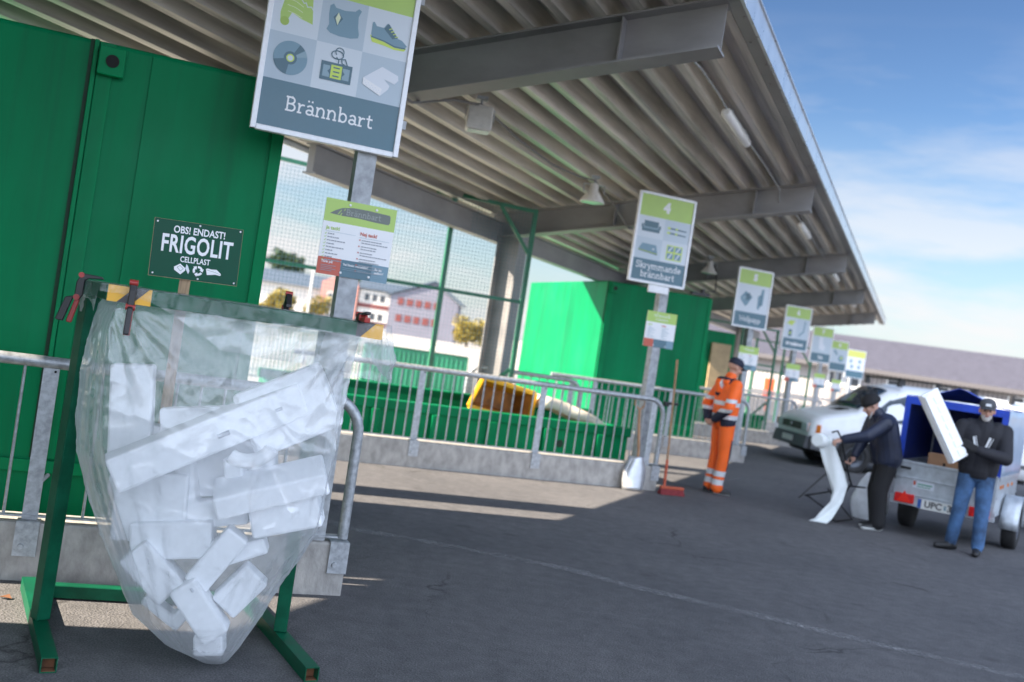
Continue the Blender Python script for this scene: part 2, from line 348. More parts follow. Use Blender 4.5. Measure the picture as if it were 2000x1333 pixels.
def text_geo(s, size=1.0, bold=0.0, align='CENTER', width=None, spacing=1.0):
    cu = bpy.data.curves.new('t', 'FONT'); cu.body = s; cu.size = size; cu.align_x = align; cu.align_y = 'CENTER'; cu.offset = bold; cu.resolution_u = 3
    cu.space_character = spacing
    o = bpy.data.objects.new('t', cu); COL.objects.link(o)
    dg = bpy.context.evaluated_depsgraph_get(); me = bpy.data.meshes.new_from_object(o.evaluated_get(dg))
    vs = [tuple(v.co) for v in me.vertices]; fs = [tuple(p.vertices) for p in me.polygons]
    bpy.data.objects.remove(o); bpy.data.curves.remove(cu); bpy.data.meshes.remove(me)
    if width and vs:
        x0 = min(v[0] for v in vs); x1 = max(v[0] for v in vs); k = width / max(1e-6, x1 - x0); c = (x0 + x1) / 2 if align == 'CENTER' else x0
        vs = [((v[0] - c) * k + (0 if align == 'CENTER' else 0), v[1], v[2]) for v in vs]
    return vs, fs

D2 = (0.933, 0.359); E2 = (-0.359, 0.933)
RZ_D = math.atan2(0.359, 0.933)
def DE(o, d, e, z=0.0): return Vector((o[0] + D2[0] * d + E2[0] * e, o[1] + D2[1] * d + E2[1] * e, z))
# ================================================================ setting
BE = [(-0.75, 5.69), (2.04, 12.34), (4.50, 18.10), (7.20, 24.40), (9.80, 30.60), (12.40, 36.60)]
BM = (-3.55, -0.60)                               # end of the bay behind the camera
allB = [BM] + BE
def Qpt(a, b):                                    # inner corner between the end of bay a and the wall of bay b
    s = E2[0] * (b[0] - a[0]) + E2[1] * (b[1] - a[1]); return (a[0] + E2[0] * s, a[1] + E2[1] * s)
edge = [(BM[0] - 8 * D2[0], BM[1] - 8 * D2[1])]
for i, b in enumerate(allB):
    edge.append(b)
    if i + 1 < len(allB): edge.append(Qpt(b, allB[i + 1]))
edge.append((BE[-1][0] + E2[0] * 5, BE[-1][1] + E2[1] * 5))
poly = edge + [(10, 130), (140, 130), (140, -40), (-12, -40)]
mb = MB(); mb.prism(list(reversed(poly)), -1.15, 0.0)
plat = mb.build('asphalt_ground', 'asphalt', recalc=True); tag(plat, kind='structure')
mb = MB(); mb.add([(-1500, -300, -1.0), (1500, -300, -1.0), (1500, 2600, -1.0), (-1500, 2600, -1.0)], [(0, 1, 2, 3)])
mat('yard', (0.36, 0.34, 0.31), 0.9, var=0.2, scale=0.7)
tag(mb.build('yard_ground', 'yard'), kind='structure')

# worn chalky line across the asphalt
def line_mat():
    m = bpy.data.materials.new('worn_line'); m.use_nodes = True; nt = m.node_tree; N = nt.nodes; L = nt.links
    b = N['Principled BSDF']; b.inputs['Base Color'].default_value = (0.30, 0.30, 0.31, 1); b.inputs['Roughness'].default_value = 0.9
    tc = N.new('ShaderNodeTexCoord'); n = N.new('ShaderNodeTexNoise'); n.inputs['Scale'].default_value = 24; n.inputs['Detail'].default_value = 8; n.inputs['Roughness'].default_value = 0.75
    L.new(tc.outputs['Object'], n.inputs['Vector'])
    n2 = N.new('ShaderNodeTexNoise'); n2.inputs['Scale'].default_value = 1.6; n2.inputs['Detail'].default_value = 4; L.new(tc.outputs['Object'], n2.inputs['Vector'])
    r = N.new('ShaderNodeValToRGB'); r.color_ramp.elements[0].position = 0.41; r.color_ramp.elements[1].position = 0.68; L.new(n.outputs[0], r.inputs[0])
    r2 = N.new('ShaderNodeValToRGB'); r2.color_ramp.elements[0].position = 0.25; r2.color_ramp.elements[1].position = 0.55; L.new(n2.outputs[0], r2.inputs[0])
    uv = N.new('ShaderNodeUVMap'); sp = N.new('ShaderNodeSeparateXYZ'); L.new(uv.outputs[0], sp.inputs[0])
    w = N.new('ShaderNodeMath'); w.operation = 'SINE'; k = N.new('ShaderNodeMath'); k.operation = 'MULTIPLY'; k.inputs[1].default_value = math.pi; L.new(sp.outputs[1], k.inputs[0]); L.new(k.outputs[0], w.inputs[0])
    a = N.new('ShaderNodeMath'); a.operation = 'MULTIPLY'; L.new(r.outputs[0], a.inputs[0]); L.new(r2.outputs[0], a.inputs[1])
    a2 = N.new('ShaderNodeMath'); a2.operation = 'MULTIPLY'; L.new(a.outputs[0], a2.inputs[0]); L.new(w.outputs[0], a2.inputs[1])
    t = N.new('ShaderNodeBsdfTransparent'); mx = N.new('ShaderNodeMixShader'); out = [x for x in N if x.type == 'OUTPUT_MATERIAL'][0]
    L.new(a2.outputs[0], mx.inputs[0]); L.new(t.outputs[0], mx.inputs[1]); L.new(b.outputs[0], mx.inputs[2]); L.new(mx.outputs[0], out.inputs[0])
    MAT['worn_line'] = m
line_mat()
def ground_line(pix, w, z, name):
    pts = [Gp(*p) for p in pix]; P = []
    for i in range(len(pts) - 1):
        for k in range(8): P.append(pts[i].lerp(pts[i + 1], k / 8))
    P.append(pts[-1]); L_ = []; R_ = []
    vs = []; fs = []; uvs = []
    for i, p in enumerate(P):
        d = (P[min(i + 1, len(P) - 1)] - P[max(i - 1, 0)]).normalized(); n = Vector((-d.y, d.x, 0)) * w / 2
        vs += [(p.x - n.x, p.y - n.y, z), (p.x + n.x, p.y + n.y, z)]
    for i in range(len(P) - 1): fs.append((2 * i, 2 * i + 2, 2 * i + 3, 2 * i + 1))
    mb = MB(); mb.add(vs, fs); o = mb.build(name, 'worn_line')
    uvl = o.data.uv_layers.new(name='uv')
    for p in o.data.polygons:
        for li in p.loop_indices: uvl.data[li].uv = (0, o.data.loops[li].vertex_index % 2)
    tag(o, kind='structure'); return o
ground_line([(560, 1000), (690, 1035), (850, 1062), (1000, 1091), (1110, 1113), (1250, 1150), (1500, 1208), (1750, 1268), (2000, 1325), (2150, 1358)], 0.20, 0.004, 'road_marking')
ground_line([(1420, 940), (1470, 932), (1500, 937)], 0.12, 0.004, 'road_marking')

# ================================================================ canopy
CA = Vector((1.147, 7.0, 0)); CRZ = -math.atan2(0.381, 0.925)
canopy = thing('canopy_roof', CA, CRZ, 'long open canopy of ribbed steel on grey beams above the bays', 'canopy')
SL = 0.18; ZT = 4.17
Y0, Y1 = -16.0, 32.0
def dz(x): return ZT + SL * x
# ribbed deck: troughs run along the row
pitch = 0.275; prof = []
x = -4.75
while x < -0.02:
    b = [(0, 0), (0.062, 0), (0.098, 0.15), (0.239, 0.15), (0.275, 0)]
    for dx, h in b[:-1]:
        if x + dx <= 0.0: prof.append((x + dx, h))
    x += pitch
mb = MB()
lo = [(px, dz(px) + h) for px, h in prof]
ys = [Y0, -6.6, 3.2, 9.7, 16.3, 23, Y1]
vs = []
for yy in ys:
    for (px, pz) in lo: vs.append((px, yy, pz))
n = len(lo); fs = []
for i in range(len(ys) - 1):
    for j in range(n - 1): fs.append((i * n + j, i * n + j + 1, (i + 1) * n + j + 1, (i + 1) * n + j))
mb.add(vs, fs); deck = mb.build('roof_deck', 'deck_steel', canopy)
md = deck.modifiers.new('thick', 'SOLIDIFY'); md.thickness = 0.003
mb = MB()                                            # insulation and membrane on top, with its metal edge
mb.add([(-4.80, Y0, dz(-4.8) + 0.156), (0.085, Y0, dz(.085) + 0.156), (0.085, Y1, dz(.085) + 0.156), (-4.80, Y1, dz(-4.8) + 0.156),
        (-4.80, Y0, dz(-4.8) + 0.24), (0.06, Y0, dz(.06) + 0.17), (0.06, Y1, dz(.06) + 0.17), (-4.80, Y1, dz(-4.8) + 0.24)],
       [(0, 3, 2, 1), (4, 5, 6, 7), (0, 1, 5, 4), (1, 2, 6, 5), (2, 3, 7, 6), (3, 0, 4, 7)])
mat('membrane', (0.09, 0.09, 0.095), 0.8); mb.build('roof_cover', 'membrane', canopy)
mb = MB()
mb.b2((-0.005, Y0, dz(0) - 0.012), (0.098, Y1, dz(0) + 0.0)); mb.b2((-0.005, Y0, dz(0) + 0.0), (0.02, Y1, dz(0) + 0.13))
for k in range(70):
    mb.lathe([(0.012, -0.006), (0.009, -0.014)], 6, Matrix.Translation((0.03 + 0.045 * (k % 2), Y0 + 8 + k * 0.55, dz(0) - 0.012)))
mb.build('soffit_plate', 'beam_steel', canopy)
mb = MB(); mb.b2((0.100, Y0, dz(0) - 0.02), (0.125, Y1, dz(0) + 0.17)); mb.b2((0.065, Y0, dz(0) + 0.172), (0.14, Y1, dz(0) + 0.185))
for k in range(12): mb.b2((0.126, Y0 + 4 * k, dz(0) - 0.032), (0.129, Y0 + 4 * k + 0.05, dz(0) + 0.169))
mb.build('edge_trim', 'trim_alu', canopy)
mb = MB(); mb.b2((-4.83, Y0, dz(-4.8) - 0.05), (-4.802, Y1, dz(-4.8) + 0.26)); mb.build('edge_trim', 'trim_alu', canopy)
BY = [-13.2, -6.6, 0.0, 6.4, 13.0, 19.7, 26.8]
def ibeam(x0, x1, h=0.36, w=0.24, tf=0.018, tw=0.012):
    mb = MB(); 
    def sl(lo, hi, y0, y1):
        vs = [(x0, y0, dz(x0) - hi), (x1, y0, dz(x1) - hi), (x1, y1, dz(x1) - hi), (x0, y1, dz(x0) - hi), (x0, y0, dz(x0) - lo), (x1, y0, dz(x1) - lo), (x1, y1, dz(x1) - lo), (x0, y1, dz(x0) - lo)]
        mb.add(vs, [(0, 3, 2, 1), (4, 5, 6, 7), (0, 1, 5, 4), (1, 2, 6, 5), (2, 3, 7, 6), (3, 0, 4, 7)])
    sl(0.003, tf, -w / 2, w / 2); sl(tf, h - tf, -tw / 2, tw / 2); sl(h - tf, h, -w / 2, w / 2)
    for xs in (-0.72, -2.6):
        mb.b2((xs - 0.006, -w / 2 + 0.02, dz(xs) - h + tf + 0.002), (xs + 0.006, -tw / 2 - 0.001, dz(xs) - tf - 0.004))
        mb.b2((xs - 0.006, tw / 2 + 0.001, dz(xs) - h + tf + 0.002), (xs + 0.006, w / 2 - 0.02, dz(xs) - tf - 0.004))
    return mb
me = ibeam(-4.45, 0.0).mesh('roof_beam', ['beam_steel'])
cm = MB(); xc = -4.1; zt = dz(xc) - 0.365
for sx in (-1, 1): cm.b2((xc + sx * 0.165 - 0.012 * (sx < 0) - 0.0, -0.16, -1.0), (xc + sx * 0.165 + 0.012 * (sx > 0), 0.16, zt))
cm.b2((xc - 0.165, -0.008, -1.0), (xc + 0.165, 0.008, zt - 0.002))
cme = cm.mesh('column', ['beam_steel'])
for yb in BY:
    link('roof_beam', me, canopy, Matrix.Translation((0, yb, 0))); link('column', cme, canopy, Matrix.Translation((0, yb + (0.26 if yb == 0 else 0), 0)))
mb = MB()
YB = 1.5; mb.b2((-4.36, YB, 2.965), (-4.28, Y1, 3.235)); mb.b2((-4.40, YB, 2.945), (-4.24, Y1, 2.963)); mb.b2((-4.40, YB, 3.237), (-4.24, Y1, 3.255))
mb.build('back_beam', 'beam_steel', canopy)

# lamps under the canopy
def CW(x, y, z): return canopy_M @ Vector((x, y, z))
canopy_M = Matrix.Translation(CA) @ Matrix.Rotation(CRZ, 4, 'Z')
mat('lamp_white', (0.72, 0.70, 0.66), 0.5, var=0.1, scale=12); mat('lamp_glass', (0.55, 0.56, 0.55), 0.2); mat('lamp_glass2', (0.80, 0.81, 0.80), 0.3)
def floodlight(y, label, boxy):
    p = CW(-2.4, y, dz(-2.4)); o = thing('floodlight', p, CRZ + 0.5, label, 'lamp', 'floodlights hanging under the canopy')
    mb = MB(); mb.b2((-0.05, -0.05, -0.03), (0.05, 0.05, 0.0)); mb.tube([(0, 0, -0.03), (0, 0, -0.10)], 0.012, 8); mb.bar((-0.13, 0, -0.11), (0.13, 0, -0.11), 0.03, 0.008)
    mb.bar((-0.13, 0, -0.11), (-0.13, -0.02, -0.22), 0.03, 0.008, (1, 0, 0)); mb.bar((0.13, 0, -0.11), (0.13, -0.02, -0.22), 0.03, 0.008, (1, 0, 0)); mb.build('bracket', 'galv_dull', o)
    if boxy:
        mb = MB(); mb.prism([(-0.05, -0.08), (0.05, -0.08), (0.09, -0.20), (0.09, -0.315), (-0.12, -0.315), (-0.10, -0.2)], -0.115, 0.115, Matrix(((0, 0, 1, 0), (1, 0, 0, 0), (0, 1, 0, 0), (0, 0, 0, 1))))
        mb.build('housing', 'lamp_white', o, 0.012); mb = MB(); mb.b2((-0.095, -0.10, -0.323), (0.095, 0.07, -0.317)); mb.build('glass', 'lamp_glass', o)
    else:
        mb = MB(); mb.lathe([(0.03, -0.09), (0.055, -0.11), (0.06, -0.19), (0.07, -0.20), (0.15, -0.31), (0.155, -0.33), (0.145, -0.33)], 18); mb.build('housing', 'lamp_white', o)
        mb = MB(); mb.lathe([(0.143, -0.333), (0.05, -0.345)], 18); mb.build('glass', 'lamp_glass', o)
    return o
floodlight(1.25, 'boxy white floodlight hanging nearest, right of the big sign', True)
floodlight(4.7, 'dull bell-shaped floodlight hanging just before the second beam', False)
floodlight(12.1, 'small bell-shaped floodlight hanging beside the third beam', False)
floodlight(19.0, 'tiny bell-shaped floodlight far along the canopy, behind the sign numbered 6', False)
def tubelight(y, label):
    o = thing('tube_lamp', CW(-0.42, y, dz(-0.42)), CRZ, label, 'lamp', 'tube lamps along the canopy edge')
    mb = MB(); mb.b2((-0.03, -0.55, -0.05), (0.03, 0.55, -0.03)); mb.b2((-0.02, -0.4, -0.03), (0.02, -0.36, 0.0)); mb.b2((-0.02, 0.36, -0.03), (0.02, 0.4, 0.0)); mb.build('base', 'galv_dull', o)
    mb = MB(); mb.tube([(0, -0.62, -0.085), (0, -0.60, -0.085), (0, 0.60, -0.085), (0, 0.62, -0.085)], 0.045, 12, rs=[0.03, 0.048, 0.048, 0.03]); mb.build('diffuser', 'lamp_glass2', o)
tubelight(3.0, 'white tube lamp under the canopy edge, nearest of the row')
tubelight(9.5, 'white tube lamp under the canopy edge between second and third beam')
tubelight(15.9, 'white tube lamp under the canopy edge between third and fourth beam')
tubelight(22.5, 'white tube lamp under the canopy edge between fourth and fifth beam')
tubelight(29.2, 'white tube lamp under the canopy edge at its far end')
def cable(pts, r, label, m='black_plastic'):
    mb = MB(); mb.tube(pts, r, 6); o = mb.build('cable', m); tag(o, label, 'cable'); return o
mat('cable_grey', (0.16, 0.155, 0.15), 0.7)
pts = []
for y, s in ((-5, 0.05), (-2.5, 0.16), (0.0, 0.40), (0.7, 0.18), (1.25, 0.07), (2.2, 0.16), (3.2, 0.19), (4.1, 0.13), (4.7, 0.06), (5.6, 0.2), (6.4, 0.38), (7.6, 0.2), (9.5, 0.12), (11, 0.1), (12.1, 0.06), (13, 0.37), (15, 0.1), (19, 0.06)):
    pts.append(CW(-2.4, y, dz(-2.4) - s))
cable(pts, 0.012, 'thin grey cable sagging from floodlight to floodlight under the canopy', 'cable_grey')
pts = [CW(-0.42, y, dz(-0.42) - s) for y, s in ((0.1, 0.36), (0.5, 0.1), (1.2, 0.04), (2.0, 0.03), (2.45, 0.05), (3.6, 0.05), (5, 0.03), (6.3, 0.05), (6.5, 0.36), (8, 0.05), (9, 0.04), (10.2, 0.05), (13, 0.05))]
cable(pts, 0.01, 'thin pale cable feeding the tube lamps along the canopy edge', 'galv_dull')
c0 = CW(-2.4, 12.6, dz(-2.4) - 0.1)
cable([c0, c0 + Vector((0.05, 0, -0.2)), c0 + Vector((0.0, -0.4, -0.55)), c0 + Vector((-0.25, -0.8, -0.62))], 0.012, 'black cable looping down from the canopy to the rear green container')

# ================================================================ concrete walls and railings
def railing_parts(o, L, panel=1.5, curved_right=True, curved_left=False, z0=0.30, zt=1.155):
    y = 0.05; mb = MB(); r = 0.031
    pts = []
    if curved_left:
        pts += [(-L + 0.02, y, z0 + 0.02)] + [(-L + 0.02 + 0.2 - 0.2 * math.cos(a), y, zt - r - 0.2 + 0.2 * math.sin(a)) for a in [i * math.pi / 16 for i in range(9)]]
    else: pts += [(-L, y, zt - r)]
    if curved_right: pts += [(-0.03 - 0.2 + 0.2 * math.sin(a), y, zt - r - 0.2 + 0.2 * math.cos(a)) for a in [i * math.pi / 16 for i in range(9)]] + [(-0.03, y, z0 + 0.02)]
    else: pts += [(0, y, zt - r)]
    mb.tube(pts, r, 12); mb.build('top_rail', 'galv', o)
    xs = []; x = -0.17
    pm = MB(); pm.b2((-0.038, -0.006, 0), (0.038, 0.006, zt - 2 * r - z0 + 0.012)); pm.lathe([(0.006, 0), (0.006, 0.016)], 8, Matrix.Translation((0.02, -0.004, 0.78)) @ Matrix.Rotation(R(90), 4, 'X'), 1)
    pme = pm.mesh('rail_post', ['galv', 'dark_gap'])
    fm = MB(); fm.b2((-0.055, -0.065, -0.17), (0.055, -0.057, 0.006)); fm.b2((-0.055, -0.057, 0.0), (0.055, 0.03, 0.008)); fm.lathe([(0.016, 0.0), (0.014, 0.012)], 8, Matrix.Translation((-0.02, -0.065, -0.12)) @ Matrix.Rotation(R(90), 4, 'X'))
    fme = fm.mesh('foot_bracket', ['galv'])
    bm_ = MB(); bm_.tube([(0, 0, 0), (0, 0, zt - r - z0 - 0.02)], 0.0085, 6); bme = bm_.mesh('baluster', ['galv'])
    posts = []
    x = -0.17
    while x > -L + 0.05: posts.append(x); x -= panel
    for i, px in enumerate(posts):
        link('rail_post', pme, o, Matrix.Translation((px, y, z0))); link('foot_bracket', fme, o, Matrix.Translation((px if i else -0.05, y, z0)))
    mb = MB(); mb.b2((-L, y - 0.02, z0 + 0.022), (-0.06, y + 0.02, z0 + 0.032)); mb.build('bottom_rail', 'galv', o)
    nb = 0
    for i in range(len(posts)):
        a = posts[i]; b = posts[i + 1] if i + 1 < len(posts) else -L
        k = int(round((a - b) / 0.125))
        for j in range(1, k):
            if nb < 96: link('baluster', bme, o, Matrix.Translation((a + (b - a) * j / k, y, z0 + 0.028))); nb += 1
def wall(o_, L, label, group=None):
    mb = MB(); mb.b2((-L, 0.0, -1.0), (0, 0.25, 0.30))
    o = mb.build('concrete_wall', 'concrete', None, 0.012); o.location = (*o_, 0); o.rotation_euler = (0, 0, RZ_D)
    tag(o, label, 'wall', 'low concrete walls along the bays'); return o
wl_labels = ['low concrete wall behind the bag stand, nearest', 'low concrete wall with the shovel and broom leaning at its end',
             'low concrete wall behind the person in orange', 'low concrete wall beyond the person in orange, by the front of the white van', 'low concrete wall far off behind the white van', 'farthest low concrete wall of the row, behind the van']
rl_labels = ['galvanised railing behind the bag stand, nearest', 'galvanised railing in front of the low green skip with the yellow tub',
             'galvanised railing behind the person in orange', 'galvanised railing between the person in orange and the van front', 'galvanised railing far off beyond the van', 'farthest galvanised railing of the row']
for k, b in enumerate(BE):
    prev = allB[k]; q = Qpt(prev, b); L = (Vector(b) - Vector(q)).length
    if k == 0: L = 6.6
    wall(b, L - 0.26, wl_labels[k])
    o = thing('railing', (*b, 0), RZ_D, rl_labels[k], 'railing', 'galvanised railings on the low walls'); railing_parts(o, L - 0.35)

# pale sunlit railing between the two bays
p0 = Vector((-0.55, 14.35, 0)); ang = math.atan2(0.3, 1.6)
o = thing('railing', (1.15, 14.75, 0), ang, 'short pale sunlit railing behind the yellow tub, left of the rear green container', 'railing', 'galvanised railings on the low walls')
railing_parts(o, 1.75, curved_left=True)
mb = MB(); mb.b2((-1.78, 0.0, -1.0), (0, 0.25, 0.30)); w2 = mb.build('concrete_wall', 'concrete', None, 0.012); w2.location = (1.15, 14.75, 0); w2.rotation_euler = (0, 0, ang)
tag(w2, 'short low concrete wall under the pale sunlit railing behind the yellow tub', 'wall', 'low concrete walls along the bays')

# ================================================================ containers
def tall_container(name, loc, rz, L, Wd, zb, zt, label, seams=(), seam_w=0.035, mirror=False):
    """origin: front right bottom corner; body runs along -x and +y"""
    o = thing(name, loc, rz, label, 'container', 'tall green containers')
    mb = MB(); mb.b2((-L, 0, zb), (0, Wd, zt)); mb.build('body', 'green_paint', o, 0.03, 3)
    mb = MB()
    mb.b2((-0.075, -0.012, zb + 0.05), (-0.004, -0.002, zt - 0.03)); mb.b2((-L, -0.03, zb + 1.45), (-0.08, -0.002, zb + 1.52)); mb.build('edge_frame', 'green_side', o, 0.004)
    for sx, w in seams:
        mb = MB(); mb.b2((sx - 0.012, -0.03, zb + 1.53), (sx + 0.012, -0.002, zt - 0.005)); mb.b2((sx + 0.016, -0.016, zb + 1.53), (sx + 0.10, -0.002, zt - 0.01)); mb.build('rib', 'green_side', o, 0.004)
        mb = MB(); mb.b2((sx - 0.034, -0.006, zb + 1.53), (sx - 0.014, -0.002, zt - 0.004)); mb.build('joint', 'dark_green_gap', o)
        if w:
            mb = MB(); mb.b2((sx + 0.02, -0.075, zt - 0.20), (sx + 0.16, -0.018, zt - 0.04)); lg = mb.build('lifting_lug', 'green_side', o, 0.006)
            mb = MB(); mb.lathe([(0.036, 0), (0.036, 0.006)], 16, Matrix.Translation((sx + 0.095, -0.076, zt - 0.12)) @ Matrix.Rotation(R(90), 4, 'X')); mb.build('lug_hole', 'dark_gap', lg)
    return o
mat('dark_green_gap', (0.003, 0.035, 0.014), 0.7, var=0.4, scale=12)
c0 = tall_container('tall_container', DE(BE[0], -0.62, 0.62), RZ_D, 5.4, 2.35, -1.0, 2.93, 'tall closed green container filling the left, behind the bag stand', seams=((-1.10, True),))
mb = MB(); mb.b2((-0.80, -0.008, 0.56), (-0.09, -0.002, 2.90)); mb.build('cover_plate', 'green_paint', c0, 0.003)
for xx in (-1.75, -3.0, -4.3):
    mb = MB(); mb.prism([(0, 0.46), (0.10, 0.46), (0.02, 0.0), (0, 0.0)], 0, 0.03, Matrix.Translation((xx, -0.12, -0.1)) @ Matrix.Rotation(R(90), 4, 'Y') @ Matrix.Rotation(R(90), 4, 'Z')); mb.build('gusset', 'green_side', c0)
mb = MB(); mb.tube([(-1.02, -0.02, 0.44), (-1.06, -0.10, 0.40), (-1.10, -0.12, 0.2), (-1.11, -0.10, -0.1)], 0.012, 8); o = mb.build('hose', 'galv_dull', None); o.location = c0.location; o.rotation_euler = c0.rotation_euler
tag(o, 'thin grey hose hanging from the tall green container behind the bag', 'hose')
cm1 = tall_container('tall_container', DE(BM, 1.2, 1.2), RZ_D, 7.8, 3.1, -1.0, 2.93, 'unseen tall green container behind the camera, added to shade the ground by the stand', seams=((-1.10, True),))  # out of view; added and stretched so its shadow trims the sunlit strip
c2 = tall_container('tall_container', (3.47, 17.95, 0), R(18), 2.06, 4.2, -1.0, 2.86, 'tall green container behind the person in orange, partly sunlit', seams=((-2.04, True),))
mb = MB(); mb.b2((-0.42, 0.02, 2.88), (-0.06, 0.10, 2.93)); mb.tube([(-0.2, 0.05, 2.93), (-0.2, 0.05, 3.0)], 0.04, 8); mb.build('hatch_arm', 'black_plastic', c2)
c3 = tall_container('tall_container', (5.45, 24.6, 0), R(13), 2.4, 2.5, -1.0, 2.55, 'tall green container just visible beyond the rear one, with a tan door', seams=())
mat('tan_board', (0.42, 0.31, 0.18), 0.8, var=0.15, scale=5)
mb = MB(); mb.b2((-0.62, -0.10, -0.9), (-0.12, -0.05, 2.25)); mb.build('door', 'tan_board', c3)

def open_skip(loc, rz, L, Wd, zb, zt, label):
    o = thing('open_skip', loc, rz, label, 'skip', 'low open green skips')
    t = 0.05; mb = MB()
    mb.b2((-L, 0, zb), (0, t, zt)); mb.b2((-L, Wd - t, zb), (0, Wd, zt + 0.10)); mb.b2((-L, t + .001, zb), (-L + t, Wd - t - .001, zt)); mb.b2((-t, t + .001, zb), (0, Wd - t - .001, zt)); mb.b2((-L + t, t, zb), (-t, Wd - t, zb + 0.05))
    mb.build('body', 'green_side', o)
    mb = MB(); mb.b2((-L - 0.02, -0.05, zt - 0.10), (0.02, t + 0.02, zt + 0.02)); mb.b2((-L - 0.02, Wd - t, zt + 0.0), (0.02, Wd + 0.04, zt + 0.12)); mb.build('rim', 'green_paint', o, 0.012)
    k = 0
    x = -0.42
    while x > -L + 0.3:
        mb = MB(); mb.b2((x - 0.05, -0.07, zb), (x + 0.05, -0.002, zt - 0.102)); mb.build('rib', 'green_side', o, 0.01); x -= 0.74
    mb = MB(); mb.lathe([(0.05, 0), (0.05, 0.008)], 14, Matrix.Translation((-0.95, -0.002, zt - 0.28)) @ Matrix.Rotation(R(90), 4, 'X')); mb.build('plug', 'dark_green_gap', o)
    return o
open_skip(DE(BE[1], -0.12, 0.70), RZ_D, 4.6, 1.25, -0.95, 0.66, 'low open green skip behind the middle railing, holding a yellow tub')
open_skip(DE(BE[3], -0.5, 0.70), RZ_D, 4.2, 1.6, -0.95, 0.62, 'low open green skip seen through the railings left of the van')
# rubbish in the skip
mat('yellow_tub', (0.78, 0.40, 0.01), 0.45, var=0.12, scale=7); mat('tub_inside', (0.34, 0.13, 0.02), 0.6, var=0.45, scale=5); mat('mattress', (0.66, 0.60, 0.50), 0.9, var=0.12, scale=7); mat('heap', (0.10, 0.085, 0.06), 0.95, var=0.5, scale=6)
sk = Matrix.Translation(DE(BE[1], -0.12, 0.70)) @ Matrix.Rotation(RZ_D, 4, 'Z')
t = thing('yellow_tub', sk @ Vector((-1.58, 0.50, 0.80)), RZ_D + R(2), 'orange yellow tub lying on its side in the low green skip', 'tub')
T = Matrix.Rotation(R(9), 4, 'Y')
A = [(-0.46, 0.00, -0.20), (0.42, 0.0, -0.20), (0.36, -0.06, 0.20), (-0.40, -0.06, 0.20)]          # open mouth towards the viewer
Bk = [(-0.36, 0.30, -0.14), (0.30, 0.30, -0.14), (0.26, 0.28, 0.12), (-0.30, 0.28, 0.12)]
mb = MB(); mb.add([T @ Vector(p) for p in A + Bk], [(4, 5, 6, 7), (0, 1, 5, 4), (2, 3, 7, 6), (3, 0, 4, 7), (1, 2, 6, 5)]); s_ = mb.build('shell', ['yellow_tub', 'tub_inside'], t)
md = s_.modifiers.new('t', 'SOLIDIFY'); md.thickness = 0.025; md.offset = 1; md.material_offset = 0
mb = MB(); mb.add([T @ (Vector(p) * 0.9 + Vector((0, 0.006, 0))) for p in A + Bk], [(4, 5, 6, 7), (0, 1, 5, 4), (2, 3, 7, 6), (3, 0, 4, 7), (1, 2, 6, 5)]); s_ = mb.build('lining', 'tub_inside', t)
mb = MB(); P = [T @ Vector(p) for p in A]
for i in range(4): mb.bar(P[i], P[(i + 1) % 4], 0.06, 0.06)
mb.build('lip', 'yellow_tub', t, 0.012)
mb = MB(); P = [[sk @ Vector((-4.4 + 4.2 * i / 30, 0.12 + 0.98 * j / 8, 0.38 + 0.22 * noise.noise((i * 0.4, j * 0.5, 2.2)) + 0.10 * j / 8)) for j in range(9)] for i in range(31)]
mb.grid(P, 0, False); tag(mb.build('rubbish_heap', 'heap'), 'dark mixed rubbish filling the low green skip', 'rubbish', kind='stuff')
m_ = thing('mattress', sk @ Vector((-0.72, 0.55, 0.62)), RZ_D, 'stained cream mattress slumped over the right end of the low skip', 'mattress')
P = []
for i in range(13):
    a = i / 12; P.append([(-0.42 + 0.86 * a, -0.32 + 0.64 * j / 6, 0.16 - 0.24 * a * a + 0.05 * math.sin(a * 9 + j) * 0.5) for j in range(7)])
mb = MB(); mb.grid(P); q = mb.build('cushion', 'mattress', m_); md = q.modifiers.new('s', 'SOLIDIFY'); md.thickness = 0.13

